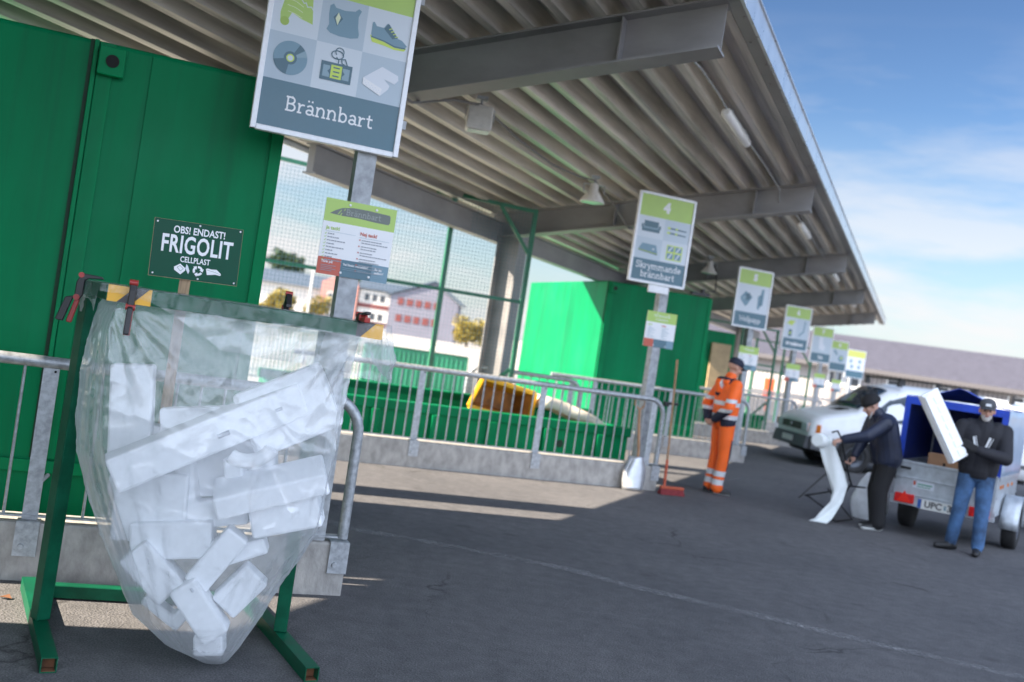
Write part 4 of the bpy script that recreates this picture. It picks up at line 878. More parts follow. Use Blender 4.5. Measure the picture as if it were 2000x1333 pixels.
def tiles3(f, x0, x1, z0, z1):
    w = (x1 - x0) / 3; h = (z1 - z0) / 2
    for r_ in range(2):
        for c in range(3): f.rect(x0 + c * w, z0 + r_ * h, x0 + (c + 1) * w, z0 + (r_ + 1) * h, 'sign_grey' if (r_ + c) % 2 == 0 else 'sign_pale'); f.k -= 1
    f.k += 1
    def C(c, r_): return x0 + (c + 0.5) * w, z0 + (r_ + 0.5) * h
    # torn wallpaper roll
    x, z = C(0, 1); s = w
    f.poly([(x - .25 * s, z + .42 * s), (x + .28 * s, z + .5 * s), (x + .36 * s, z - .2 * s), (x + .1 * s, z - .14 * s), (x - .1 * s, z - .05 * s), (x - .2 * s, z - .3 * s), (x - .32 * s, z - .28 * s), (x - .34 * s, z - .1 * s)], 'sign_green')
    f.disc(x - .23 * s, z - .26 * s, .095 * s, 'ic_lime2'); 
    for i in range(3): f.stroke([(x - .25 * s + .03 * i * s, z + (.22 - .13 * i) * s), (x - .05 * s, z + (.2 - .13 * i) * s), (x + .12 * s, z + (.12 - .12 * i) * s)], .012 * s, 'ic_cream')
    f.stroke([(x + .05 * s, z + .28 * s), (x + .12 * s, z + .2 * s), (x + .16 * s, z + .22 * s), (x + .2 * s, z + .14 * s), (x + .28 * s, z + .16 * s), (x + .33 * s, z + .1 * s)], .02 * s, 'sign_pale')
    # cushion with a tear
    x, z = C(1, 1)
    pil = [(-.33, .30), (-.26, .36), (-.2, .28), (0, .26), (.22, .30), (.30, .38), (.36, .34), (.31, .2), (.33, -.05), (.37, -.2), (.36, -.28), (.2, -.33), (-.05, -.34), (-.25, -.31), (-.34, -.24), (-.30, -.12), (-.33, .1)]
    f.poly([(x + a * s, z + b * s * .95 + .02 * s) for a, b in pil], 'ic_blue')
    f.poly([(x - .23 * s, z + .08 * s), (x - .13 * s, z + .2 * s), (x - .02 * s, z + .08 * s), (x - .13 * s, z - .1 * s)], 'ic_dark'); f.poly([(x - .13 * s, z + .2 * s), (x - .07 * s, z + .1 * s), (x - .12 * s, z - .08 * s), (x - .18 * s, z + .06 * s)], 'ic_cream')
    # running shoe
    x, z = C(2, 1); x += .03 * s; z -= .08 * s
    f.poly([(x - .42 * s, z - .02 * s), (x - .36 * s, z - .16 * s), (x - .1 * s, z - .18 * s), (x + .15 * s, z - .22 * s), (x + .38 * s, z - .2 * s), (x + .42 * s, z - .13 * s), (x - .1 * s, z - .02 * s)], 'ic_lime')
    f.poly([(x - .40 * s, z + .02 * s), (x - .38 * s, z - .06 * s), (x - .1 * s, z - .10 * s), (x + .15 * s, z - .17 * s), (x + .36 * s, z - .16 * s), (x + .43 * s, z - .08 * s), (x + .3 * s, z + .02 * s), (x + .2 * s, z + .04 * s), (x - .02 * s, z + .3 * s), (x - .08 * s, z + .3 * s), (x - .14 * s, z + .2 * s), (x - .3 * s, z + .2 * s), (x - .36 * s, z + .28 * s), (x - .4 * s, z + .26 * s)], 'ic_blue')
    f.stroke([(x - .39 * s, z - .05 * s), (x - .1 * s, z - .085 * s), (x + .15 * s, z - .15 * s), (x + .4 * s, z - .14 * s)], .03 * s, 'ic_dark')
    f.poly([(x - .13 * s, z + .18 * s), (x - .05 * s, z + .32 * s), (x + .2 * s, z + .05 * s), (x + .08 * s, z + .0 * s)], 'ic_dark')
    for i in range(4): f.stroke([(x - .02 * s + i * .05 * s, z + (.19 - .045 * i) * s), (x + .05 * s + i * .05 * s, z + (.23 - .05 * i) * s)], .018 * s, 'ic_lime'); f.k -= 1
    # disc
    x, z = C(0, 0); f.k += 2
    f.disc(x, z, .36 * s, 'ic_blue', 40); f.poly([(x, z)] + ell(x, z, .36 * s, .36 * s, 38, 62, 4), 'ic_dark'); f.poly([(x, z)] + ell(x, z, .36 * s, .36 * s, 195, 262, 8), 'ic_dark'); f.poly([(x, z)] + ell(x, z, .36 * s, .36 * s, 14, 36, 4), 'ic_mid')
    f.disc(x, z, .14 * s, 'ic_dark'); f.disc(x, z, .085 * s, 'ic_lime'); f.disc(x, z, .058 * s, 'sign_pale')
    # video cassette with loose tape
    x, z = C(1, 0); z -= .08 * s
    f.rect(x - .34 * s, z - .2 * s, x + .34 * s, z + .2 * s, 'ic_dark')
    for sx in (-1, 1): f.poly([(x + sx * .29 * s, z - .13 * s), (x + sx * .14 * s, z - .13 * s), (x + sx * .14 * s, z - .06 * s), (x + sx * .19 * s, z), (x + sx * .14 * s, z + .06 * s), (x + sx * .14 * s, z + .12 * s), (x + sx * .29 * s, z + .12 * s)], 'ic_mid')
    f.rect(x - .12 * s, z - .14 * s, x + .12 * s, z + .15 * s, 'ic_lime')
    for i in range(3): f.rect(x - .07 * s, z + (.08 - .09 * i) * s, x + .07 * s, z + (.11 - .09 * i) * s, 'ic_dark'); f.k -= 1
    f.k += 1
    f.stroke(ell(x - .02 * s, z + .38 * s, .13 * s, .09 * s, 0, 360, 16), .022 * s, 'ic_dark'); f.stroke(ell(x + .02 * s, z + .45 * s, .09 * s, .09 * s, -40, 230, 12), .02 * s, 'ic_dark')
    f.stroke([(x + .02 * s, z + .2 * s), (x + .02 * s, z + .28 * s), (x - .04 * s, z + .33 * s)], .02 * s, 'ic_dark'); f.stroke([(x + .22 * s, z + .2 * s), (x + .16 * s, z + .32 * s), (x + .08 * s, z + .3 * s), (x + .1 * s, z + .22 * s), (x + .16 * s, z + .2 * s)], .022 * s, 'ic_dark')
    # white foam piece
    x, z = C(2, 0)
    f.poly([(x - .4 * s, z - .04 * s), (x - .02 * s, z + .28 * s), (x + .36 * s, z + .16 * s), (x + .38 * s, z + .06 * s), (x + .3 * s, z - .04 * s), (x + .06 * s, z + .02 * s), (x + .2 * s, z - .1 * s), (x + .18 * s, z - .18 * s), (x + .02 * s, z - .36 * s), (x - .4 * s, z - .18 * s)], 'ic_pale')
    f.poly([(x - .4 * s, z - .04 * s), (x - .4 * s, z - .18 * s), (x + .02 * s, z - .36 * s), (x + .04 * s, z - .2 * s)], 'sign_white')
    for i in range(14): f.disc(x - .36 * s + .028 * i * s, z - (.10 + .012 * i + .03 * (i % 3)) * s, .014 * s, 'ic_pale', 8); f.k -= 1
def tiles4(f, x0, x1, z0, z1):
    w = (x1 - x0) / 2; h = (z1 - z0) / 2
    for r_ in range(2):
        for c in range(2): f.rect(x0 + c * w, z0 + r_ * h, x0 + (c + 1) * w, z0 + (r_ + 1) * h, 'sign_grey2' if (r_ + c) % 2 == 0 else 'sign_pale'); f.k -= 1
    f.k += 1; s = w * .8
    x, z = x0 + w / 2, z0 + 1.5 * h                       # sofa
    f.rect(x - .42 * s, z - .2 * s, x + .42 * s, z + .0 * s, 'ic_dark'); f.rect(x - .34 * s, z - .02 * s, x + .34 * s, z + .25 * s, 'ic_dark'); f.rect(x - .46 * s, z - .05 * s, x - .36 * s, z + .1 * s, 'ic_dark'); f.rect(x + .36 * s, z - .05 * s, x + .46 * s, z + .1 * s, 'ic_dark'); f.rect(x - .34 * s, z - .06 * s, x + .34 * s, z - .01 * s, 'ic_mid')
    x = x0 + 1.5 * w                                       # skis
    for i in range(2):
        zz = z + (.1 - .2 * i) * s; f.poly([(x - .45 * s, zz + .02 * s), (x - .42 * s, zz - .03 * s), (x + .43 * s, zz - .045 * s), (x + .45 * s, zz - .0 * s), (x - .4 * s, zz + .045 * s)], 'ic_dark'); f.rect(x - .47 * s, zz - .03 * s, x - .33 * s, zz + .05 * s, 'ic_lime'); f.rect(x - .08 * s, zz - .03 * s, x + .02 * s, zz + .05 * s, 'ic_lime')
    x, z = x0 + w / 2, z0 + .5 * h                          # mattress
    f.poly([(x - .3 * s, z + .2 * s), (x + .36 * s, z + .18 * s), (x + .46 * s, z - .14 * s), (x - .45 * s, z - .06 * s)], 'ic_blue'); f.poly([(x - .45 * s, z - .06 * s), (x + .46 * s, z - .14 * s), (x + .46 * s, z - .23 * s), (x - .45 * s, z - .13 * s)], 'ic_dark'); f.stroke([(x - .45 * s, z - .09 * s), (x + .46 * s, z - .18 * s)], .02 * s, 'ic_lime'); f.rect(x + .2 * s, z - .02 * s, x + .3 * s, z + .02 * s, 'sign_white')
    x = x0 + 1.5 * w                                        # window
    f.rect(x - .38 * s, z - .32 * s, x + .38 * s, z + .3 * s, 'ic_lime'); 
    for a, b in ((-.34, -.03), (.03, .34)):
        for c_, d in ((-.28, -.03), (.03, .26)):
            f.rect(x + a * s, z + c_ * s, x + b * s, z + d * s, 'ic_blue'); f.poly([(x + (a + .04) * s, z + c_ * s), (x + (a + .1) * s, z + c_ * s), (x + (a + .26) * s, z + d * s), (x + (a + .2) * s, z + d * s)], 'ic_pale'); f.k -= 2
def tiles5(f, x0, x1, z0, z1):
    f.rect(x0, z0, x1, z1, 'sign_pale'); w = x1 - x0; s = w * .45; x, z = x0 + w * .3, (z0 + z1) / 2
    f.poly([(x - .42 * s, z), (x - .1 * s, z + .4 * s), (x + .42 * s, z + .12 * s), (x + .1 * s, z - .42 * s), (x - .02 * s, z - .5 * s), (x - .36 * s, z - .16 * s)], 'ic_blue'); f.poly([(x - .14 * s, z + .2 * s), (x + .2 * s, z + .32 * s), (x + .3 * s, z - .02 * s), (x + .02 * s, z - .16 * s)], 'ic_dark'); f.poly([(x - .3 * s, z + .02 * s), (x - .08 * s, z + .16 * s), (x + .0 * s, z + .0 * s), (x - .2 * s, z - .14 * s)], 'ic_mid')
    x = x0 + w * .74
    f.poly([(x - .16 * s, z - .55 * s), (x - .2 * s, z + .2 * s), (x - .02 * s, z + .3 * s), (x + .02 * s, z + .62 * s), (x + .2 * s, z + .66 * s), (x + .2 * s, z - .3 * s), (x + .02 * s, z - .38 * s), (x, z - .58 * s)], 'ic_blue'); f.poly([(x - .02 * s, z + .3 * s), (x + .08 * s, z + .28 * s), (x + .08 * s, z - .36 * s), (x - .02 * s, z - .34 * s)], 'ic_dark')
def tiles6(f, x0, x1, z0, z1):
    w = (x1 - x0) / 2; f.rect(x0, z0, x0 + w, z1, 'sign_pale'); f.rect(x0 + w, z0, x1, z1, 'sign_grey2'); s = w * .8; x, z = x0 + w / 2, z0 + (z1 - z0) * .74
    f.poly([(x - .45 * s, z - .1 * s), (x - .1 * s, z + .22 * s), (x + .44 * s, z + .18 * s), (x + .1 * s, z - .24 * s)], 'ic_lime'); z = z0 + (z1 - z0) * .25
    f.rect(x - .14 * s, z - .3 * s, x + .2 * s, z + .3 * s, 'ic_dark'); f.disc(x + .03 * s, z, .1 * s, 'ic_lime')
    x = x0 + w * 1.5; z = (z0 + z1) / 2; f.stroke([(x + .2 * s, z + .7 * s), (x + .14 * s, z - .2 * s), (x - .3 * s, z - .6 * s)], .14 * s, 'ic_blue')
def tiles7(f, x0, x1, z0, z1):
    f.rect(x0, z0, x1, z1, 'sign_grey2'); w = x1 - x0; x, z = (x0 + x1) / 2, (z0 + z1) / 2
    f.poly([(x - .12 * w, z - .2 * w), (x - .16 * w, z + .3 * w), (x + .02 * w, z + .34 * w), (x + .06 * w, z + .05 * w), (x + .2 * w, z - .06 * w), (x + .16 * w, z - .26 * w)], 'ic_pale')
def tiles8(f, x0, x1, z0, z1):
    f.rect(x0, z0, x1, z1, 'sign_grey2'); w = x1 - x0; x, z = x0 + .3 * w, z0 + .7 * (z1 - z0)
    f.poly([(x - .16 * w, z + .1 * w), (x - .05 * w, z + .16 * w), (x + .16 * w, z - .08 * w), (x + .05 * w, z - .12 * w)], 'ic_blue'); x, z = x0 + .66 * w, z0 + .34 * (z1 - z0); f.disc(x, z, .17 * w, 'ic_blue'); f.disc(x + .03 * w, z + .03 * w, .07 * w, 'ic_lime')
def tiles9(f, x0, x1, z0, z1):
    f.rect(x0, z0, x1, z1, 'sign_white'); w = x1 - x0
    for a, b in ((.22, .7), (.72, .72), (.3, .3), (.7, .3)): f.disc(x0 + a * w, z0 + b * (z1 - z0), .09 * w, 'ic_mid')
mat('ic_lime2', (0.33, 0.48, 0.08), 0.4); mat('sign_grey2', (0.50, 0.585, 0.655), 0.4)
SG = [
 (DE(BE[0], -0.17, 0.34), 0.855, 1.13, 2.56, -0.262, 'sign_green', lambda f, z: slab(f, 'Brännbart', 0, z - 0.028, 0.058, 'sign_white'), tiles3, '3', 3, 2.035, 'largest sign board, lettered Brännbart with shoe and cassette pictures, on a galvanised post'),
 (DE(BE[1], -0.14, 0.33), 0.80, 1.12, 2.54, -0.165, 'sign_green', lambda f, z: (slab(f, 'Skrymmande', 0, z + 0.018, 0.056, 'sign_white'), slab(f, 'brännbart', 0, z - 0.088, 0.056, 'sign_white')), tiles4, '4', 4, 1.99, 'sign numbered 4, lettered Skrymmande brännbart, on a post by the shovel and broom'),
 (Vector((4.38, 18.7, 0)), 0.76, 1.10, 2.46, -0.10, 'sign_green', lambda f, z: slab(f, 'Wellpapp', 0, z - 0.04, 0.062, 'sign_white'), tiles5, '5', 5, 1.90, 'sign numbered 5, lettered Wellpapp, on a post behind the person in orange'),
 (Vector((7.03, 25.0, 0)), 0.78, 1.10, 2.37, -0.09, 'sign_green', lambda f, z: f.text('Metallskrot', 0, z, 0.11, 'sign_white', 0.006), tiles6, '6', 6, 1.81, 'sign numbered 6 with a lime cloth and a bent pipe picture'),
 (Vector((9.65, 31.2, 0)), 0.78, 1.12, 2.30, -0.12, 'sign_green', lambda f, z: f.text('Trä', 0, z, 0.13, 'sign_white', 0.006), tiles7, '7', 7, 1.74, 'sign numbered 7 with one pale picture on grey'),
 (Vector((12.1, 37.0, 0)), 0.78, 1.12, 2.22, -0.1, 'sign_green', None, tiles8, '8', 8, 1.68, 'sign numbered 8, with a round and a slanted picture on grey'),
 (Vector((14.5, 42.5, 0)), 0.98, 1.2, 2.12, 0.1, 'sign_yellow', None, tiles9, '', 0, 1.85, 'farthest sign of the row, with a yellow top and no frame'),
]
for loc, w_, h_, zb, xo, hd, lf, tf, num, kind, zi, lab in SG:
    o = thing('bay_sign', loc, RZ_D, lab, 'sign', 'numbered signs at the bays'); link('post', POST_ME, o)
    sign_board(o, w_, h_, zb, xo, hd, lf, tf, num, plain=(kind == 0))
    if kind: info_board(o, zi, kind)
    if kind == 4:
        mb = MB(); mb.b2((-0.26, -PW / 2 - 0.05, 2.44), (0.02, -PW / 2 - 0.02, 2.53)); mb.build('small_plate', 'frame_white', o)

# ================================================================ bag stand
SO = Vector((-1.095, 4.125, 0)); SX = Vector((0.949, 0.316, 0)); SY = Vector((-0.5, 0.866, 0))
def ST(x, y, z): return SX * x + SY * y + Vector((0, 0, z))
stand = thing('bag_stand', SO, 0, 'dark green square-tube stand holding the clear bag open, with yellow and black tape', 'stand')
B6 = 0.062
def sbar(name, a, b, w=B6, h=B6, bev=0.004): mb = MB(); mb.bar(ST(*a), ST(*b), w, h); return mb.build(name, 'stand_green', stand, bev)
zT = 1.544
sbar('front_bar', (-0.553, 0, zT), (0.553, 0, zT)); sbar('back_bar', (-0.58, 0.506, zT), (0.553, 0.506, zT)); 
sbar('side_bar', (-0.522, 0.034, zT), (-0.522, 0.472, zT)); sbar('side_bar', (0.522, 0.034, zT), (0.522, 0.472, zT))
sbar('upright', (-0.555, 0.52, 0.066), (-0.548, 0.506, zT - 0.033)); sbar('upright', (0.495, 0.52, 0.066), (0.49, 0.506, zT - 0.033))
for xf in (-0.555, 0.495):
    mb = MB(); a, b = ST(xf, 0.03, 0.033), ST(xf, 1.18, 0.033); d = (b - a).normalized(); sd = d.cross(Vector((0, 0, 1)))
    h = B6 / 2; t = 0.004
    for su, sv_ in ((1, 0), (-1, 0), (0, 1), (0, -1)):                # hollow square tube: four walls
        off = sd * su * (h - t / 2) + Vector((0, 0, sv_ * (h - t / 2)))
        mb.bar(a + off, b + off, t if su else 2 * h - 2 * t - .0004, 2 * h if su else t)
    f = mb.build('foot', 'stand_green', stand)
    mb = MB(); mb.bar(a + d * 0.05, a + d * 0.056, 2 * h - 2 * t - .002, 2 * h - 2 * t - .002); 
    mb.bar(a + d * 0.002 + Vector((0, 0, -h + t + 0.001)), a + d * 0.05 + Vector((0, 0, -h + t + .001)), 2 * h - 2 * t - .002, 0.0012); mb.build('rusty_inside', 'rust', f)
sbar('cross_bar', (-0.522, 1.06, 0.04), (0.462, 1.06, 0.04))
# hazard tape wrapped round both ends of the front bar
def tape(x0, x1, cuts, name='hazard_tape'):
    mb = MB(); e = 0.0325
    def P(x, y, z): return ST(x, y, zT + z)
    n = len(cuts) - 1
    for i in range(n):
        a, b = cuts[i], cuts[i + 1]; k = 0.03
        mb.add([P(max(x0, min(x1, a - k)), -e, -e), P(max(x0, min(x1, b - k)), -e, -e), P(max(x0, min(x1, b + k)), -e, e), P(max(x0, min(x1, a + k)), -e, e)], [(0, 1, 2, 3)], i % 2)
        mb.add([P(max(x0, min(x1, a + k)), -e, e), P(max(x0, min(x1, b + k)), -e, e), P(max(x0, min(x1, b + 2 * k)), e, e), P(max(x0, min(x1, a + 2 * k)), e, e)], [(0, 1, 2, 3)], i % 2)
    mb.build(name, ['tape_yellow', 'tape_black'], stand)
tape(-0.5535, -0.39, [-0.65, -0.487, -0.43, -0.35])
tape(0.44, 0.5535, [0.35, 0.38, 0.475, 0.65][0:1] + [0.40, 0.49, 0.66])
mb = MB(); mb.add([ST(0.5537, -0.032, zT - 0.032), ST(0.5537, 0.032, zT - 0.032), ST(0.5537, 0.032, zT + 0.032), ST(0.5537, -0.032, zT + 0.032)], [(0, 1, 2, 3)]); mb.build('hazard_tape', 'tape_yellow', stand)

# sign on a stick
fp = Pp(362, 545, DE((0, 0), 0, 0) + SO + SY * 0.56, (-0.316, 0.949, 0)); rzs = math.atan2(0.316, 0.949)
fs_ = thing('stick_sign', (fp.x, fp.y, 0), rzs, 'dark green sign lettered FRIGOLIT on a wooden stick behind the bag', 'sign')
mb = MB(); mb.b2((-0.024, -0.012, 0.62), (0.024, 0.012, 1.86)); mb.build('stick', 'wood', fs_, 0.002)
sw, sh = 0.432, 0.292; zc = 1.776; KS = 0.90
bd = MB(); bd.b2((-sw / 2, -0.005, -sh / 2), (sw / 2, 0.005, sh / 2)); b = bd.build('board', 'wood', fs_); b.location = (0.03, -0.018, zc); b.rotation_euler = (0, R(-1.5), 0); b.scale = (KS, 1, KS)
fl = Flat(-0.0052); fl.rect(-sw / 2 + .002, -sh / 2 + .002, sw / 2 - .001, sh / 2 - .001, 'frig_green'); fl.build('face', b)
fl = Flat(-0.0062); fl.text('OBS! ENDAST!', 0.005, 0.100, 0.050, 'sign_white', 0.0011, 0.25); fl.text('FRIGOLIT', 0.003, 0.024, 0.122, 'sign_white', 0.0030, 0.345, 'CENTER', 1.0, 1.07); fl.text('CELLPLAST', 0.0, -0.046, 0.040, 'sign_white', 0.0008, 0.145)
fl.poly([(-0.098, -0.087), (-0.07, -0.068), (-0.043, -0.088), (-0.043, -0.1), (-0.064, -0.122), (-0.096, -0.102)], 'sign_white'); fl.poly([(-0.04, -0.066), (-0.032, -0.074), (-0.022, -0.1), (-0.027, -0.116), (-0.043, -0.088)], 'ic_pale'); fl.stroke([(-0.083, -0.087), (-0.07, -0.078), (-0.052, -0.092), (-0.066, -0.105), (-0.083, -0.087)], 0.0015, 'frig_green')
for k in range(3):
    a0 = 95 - 120 * k
    fl.stroke(ell(0.018, -0.093, 0.0195, 0.0195, a0, a0 - 72, 6), 0.011, 'sign_white'); t_ = R(a0 - 72); cx_, cz_ = 0.018 + 0.0195 * math.cos(t_), -0.093 + 0.0195 * math.sin(t_); dx_, dz_ = math.sin(t_), -math.cos(t_)
    fl.poly([(cx_ + math.cos(t_) * 0.0115, cz_ + math.sin(t_) * 0.0115), (cx_ - math.cos(t_) * 0.0115, cz_ - math.sin(t_) * 0.0115), (cx_ + dx_ * 0.014, cz_ + dz_ * 0.014)], 'sign_white')
fl.poly([(0.056, -0.078), (0.064, -0.074), (0.084, -0.077), (0.108, -0.075), (0.13, -0.093), (0.132, -0.100), (0.128, -0.104), (0.104, -0.101), (0.064, -0.108)], 'sign_white'); fl.stroke([(0.06, -0.082), (0.104, -0.09), (0.13, -0.099)], 0.0012, 'frig_green')
fl.build('lettering', b)
mb = MB()
for xx, zz in ((-sw / 2 + 0.016, sh / 2 - 0.016), (sw / 2 - 0.014, sh / 2 - 0.012), (-sw / 2 + 0.02, -sh / 2 + 0.016), (sw / 2 - 0.016, -sh / 2 + 0.014), (0.004, sh / 2 - 0.012), (0.022, -sh / 2 + 0.012)): mb.lathe([(0.005, 0), (0.004, 0.002)], 10, Matrix.Translation((xx, -0.0075, zz)) @ Matrix.Rotation(R(90), 4, 'X'))
mb.build('screws', 'frame_white', b)

# clamps
def clamp(loc, rz, label, open_=0.0, tilt=0.0, front=True):
    o = thing('spring_clamp', loc, rz, label, 'clamp', 'red and black clamps on the bag stand'); o.rotation_euler = (tilt, 0, rz)
    mb = MB(); yz = Matrix(((0, 0, 1, 0), (1, 0, 0, 0), (0, 1, 0, 0), (0, 0, 0, 1)))
    mb.prism([(-0.055, 0.052), (-0.048, 0.060), (0.03, 0.056), (0.04, 0.045), (-0.02, 0.040), (-0.036, 0.03), (-0.036, -0.035), (-0.05, -0.06), (-0.07, -0.055), (-0.068, 0.02)], -0.013, 0.013, yz); mb.build('jaw', 'black_plastic', o, 0.004)
    mb = MB(); mb.prism([(-0.045, -0.055), (-0.066, -0.058), (-0.088, -0.155), (-0.066, -0.158)], -0.0125, 0.0125, yz); mb.build('handle', 'red_plastic', o, 0.004)
    mb = MB(); mb.prism([(-0.084 - open_, -0.05), (-0.070, -0.04), (-0.10, -0.155), (-0.112 - open_, -0.15)], -0.011, 0.011, yz); mb.build('handle', 'black_plastic', o, 0.004)
    mb = MB(); mb.tube([(-0.018, -0.060, -0.045), (0.018, -0.060, -0.045)], 0.013, 12); mb.build('hinge', 'red_plastic', o)
    mb = MB(); mb.tube([(-0.016, -0.052, 0.052), (0.016, -0.052, 0.052)], 0.012, 12); mb.build('jaw_pad', 'red_plastic', o)
    return o
rs = math.atan2(0.316, 0.949)
p = SO + ST(-0.455, 0, zT); clamp(p, rs, 'red handled clamp hanging at the left end of the front bar')
p = SO + ST(0.462, 0, zT + 0.0); c_ = clamp(p, rs, 'red and black clamp seen end-on at the right end of the front bar', 0.0, R(-78))
p = SO + ST(0.30, 0.506, zT + 0.035); clamp(p, rs + R(180), 'red clamp just showing over the back bar of the stand', 0.0, R(-40))
p = SO + ST(-0.555, 0.40, zT); clamp(p, rs - R(90), 'dark clamp with red handles at the left side of the stand', 0.02)
# ================================================================ clear bag
film_mat('clear_film', 0.25, 0.22, bump=0.16, bscale=4.5); film_mat('clear_film_tight', 0.02, 0.16, edge=0.10, bump=0.5, bscale=9.0)
def bag_mesh():
    NT = 300
    # key rings: z, x0, x1, cy, hy, squareness
    K = [(1.535, -0.49, 0.49, 0.255, 0.215, 1.0), (1.48, -0.52, 0.485, 0.26, 0.24, 0.95), (1.37, -0.55, 0.478, 0.265, 0.265, 0.85), (1.2, -0.56, 0.478, 0.255, 0.295, 0.7), (1.0, -0.555, 0.487, 0.25, 0.31, 0.6), (0.85, -0.535, 0.487, 0.25, 0.31, 0.5),
         (0.655, -0.46, 0.478, 0.24, 0.30, 0.4), (0.5, -0.385, 0.415, 0.225, 0.265, 0.3), (0.41, -0.34, 0.36, 0.215, 0.235, 0.25), (0.215, -0.245, 0.265, 0.18, 0.17, 0.2), (0.10, -0.10, 0.20, 0.15, 0.10, 0.1), (0.045, 0.03, 0.165, 0.14, 0.04, 0.0), (0.022, 0.08, 0.14, 0.14, 0.01, 0.0)]
    def key(z):
        for a, b in zip(K[:-1], K[1:]):
            if a[0] >= z >= b[0]:
                t = (a[0] - z) / (a[0] - b[0]); t2 = t
                return [p + (q - p) * t2 for p, q in zip(a, b)]
        return list(K[-1] if z < K[-1][0] else K[0])
    # perimeter parameter: unit square walked by arc length of the top rectangle
    hx, hy = 0.55, 0.253
    per = []; tot = 4 * (hx + hy)
    for i in range(NT):
        s = tot * i / NT
        for (L_, f) in ((2 * hx, lambda u: (-1 + 2 * u, -1)), (2 * hy, lambda u: (1, -1 + 2 * u)), (2 * hx, lambda u: (1 - 2 * u, 1)), (2 * hy, lambda u: (-1, 1 - 2 * u))):
            if s <= L_: per.append((f(s / L_), s)); break
            s -= L_
    U = [p[0] for p in per]
    rows = []
    def ring(x0, x1, cy, hy_, sq, z, fn=None):
        out = []; cx = (x0 + x1) / 2; hx_ = (x1 - x0) / 2
        for i, (ux, uy) in enumerate(U):
            a = math.atan2(uy, ux); ex, ey = math.cos(a), math.sin(a)
            m = max(abs(ux), abs(uy)); px = ex + (ux - ex) * sq; py = ey + (uy - ey) * sq
            x, y, zz = cx + hx_ * px, cy + hy_ * py, z
            nx, ny = ex / hx_, ey / hy_; l = math.hypot(nx, ny); nx /= l; ny /= l
            if fn: x, y, zz = fn(i, x, y, zz, nx, ny, ux, uy)
            out.append((x, y, zz))
        return out
    def hemlen(ux, uy):
        if uy <= -0.999:                                  # front: short at left, long at right
            t = (ux + 1) / 2
            return 0.035 + 0.16 * min(1, max(0, (t - 0.12) / 0.3)) ** 1.3 + 0.05 * t * t * t
        if ux >= 0.999: return 0.24 - 0.06 * (uy + 1)
        if uy >= 0.999: return 0.10 + 0.04 * math.sin(ux * 5)
        return 0.10 + 0.03 * math.sin(uy * 4)
    # cuff outside, from hem to bar top
    NC = 16
    for r_ in range(NC):
        t = r_ / (NC - 1)
        def fn(i, x, y, z, nx, ny, ux, uy):
            L_ = hemlen(ux, uy); h = L_ * (1 - t)
            n1 = noise.noise((x * 9, y * 9, 3.1)); n2 = noise.noise((x * 30, y * 30, h * 14)); n3 = noise.noise((x * 5 + h * 6, y * 5, h * 10 + 7))
            drop = min(1, h / 0.06)
            off = 0.004 + drop * (0.006 + 0.020 * max(0, n1) + 0.008 * n2 + 0.016 * abs(n3)) + (0.045 * drop * min(1, h / 0.15) if ux > 0.9 else 0) * (0.6 + 0.4 * n2)
            edge_ = 0.012 * noise.noise((x * 7, y * 7, 11.0)) * (1 - t)
            return x + nx * off, y + ny * off, zT + 0.033 - h + edge_ + 0.004 * n2
        rows.append(ring(-0.586, 0.586, 0.253, 0.253 + 0.034, 1.0, 0, fn))
    # over the bar
    for w_, dz_ in ((0.5, 0.037), (0.0, 0.036)):
        rows.append(ring(-0.585 + 0.03 * (1 - w_) * 2, 0.585 - 0.03 * (1 - w_) * 2, 0.253, 0.286 - 0.066 * (1 - w_), 1.0, zT + dz_, lambda i, x, y, z, nx, ny, ux, uy: (x, y, z + 0.004 * noise.noise((x * 25, y * 25, 5)))))
    # body
    zs = []; NB = 150
    for j in range(NB):
        t = j / (NB - 1); zs.append(1.535 + (0.03 - 1.535) * (t ** 0.92))
    for z in zs:
        k = key(z)
        def fn(i, x, y, zz, nx, ny, ux, uy):
            d = 1.535 - z; g = min(1, d / 0.25); b_ = min(1, max(0.0, (z - 0.03) / 0.3))
            s = x * 1.0 + y * 0.9
            pl = noise.noise((ux * 6 + uy * 5, uy * 6 - ux * 2, z * 0.7)) * 0.013 * g                    # hanging pleats
            c1 = 1 - abs(noise.noise((x * 4.2 + z * 2.6, y * 4.0, z * 2.2 - x * 1.6))) * 2.4               # slanting creases
            c2 = 1 - abs(noise.noise((x * 7.5 - z * 4.0 + 5, y * 7 + 3, z * 3.1 + 1))) * 2.6
            c3 = noise.noise((x * 19, y * 19, z * 13)) * 0.0012
            cr_ = (max(0, c1) ** 6) * 0.007 + (max(0, c2) ** 6) * 0.004 + max(0, 1 - abs(noise.noise((x * 5 + z * 9, y * 5, z * 3.4 - x * 6 + 9))) * 9) ** 2 * 0.005
            corner = abs(ux * uy)
            fan = math.sin((math.atan2(z - 1.56, x + 0.55) * 26)) * 0.010 * math.exp(-((x + 0.55) ** 2 + (z - 1.4) ** 2) / 0.10)
            fan += math.sin((math.atan2(z - 1.56, x - 0.50) * 24)) * 0.012 * math.exp(-((x - 0.50) ** 2 + (z - 1.4) ** 2) / 0.10)
            lo_ = min(1, max(0, (z - 0.1) / 0.7)); o = (pl * (0.35 + 0.65 * lo_) + cr_ * g * (0.3 + 0.7 * lo_) + c3 * g + fan * g) * (0.25 + 0.75 * b_)
            return x + nx * o, y + ny * o, zz + 0.01 * noise.noise((x * 3, y * 3, z * 3)) * g * b_
        rows.append(ring(k[1], k[2], k[3], k[4], k[5], z, fn))
    vs = []; fs = []
    for r_ in rows: vs += [tuple(ST(*p)) for p in r_]
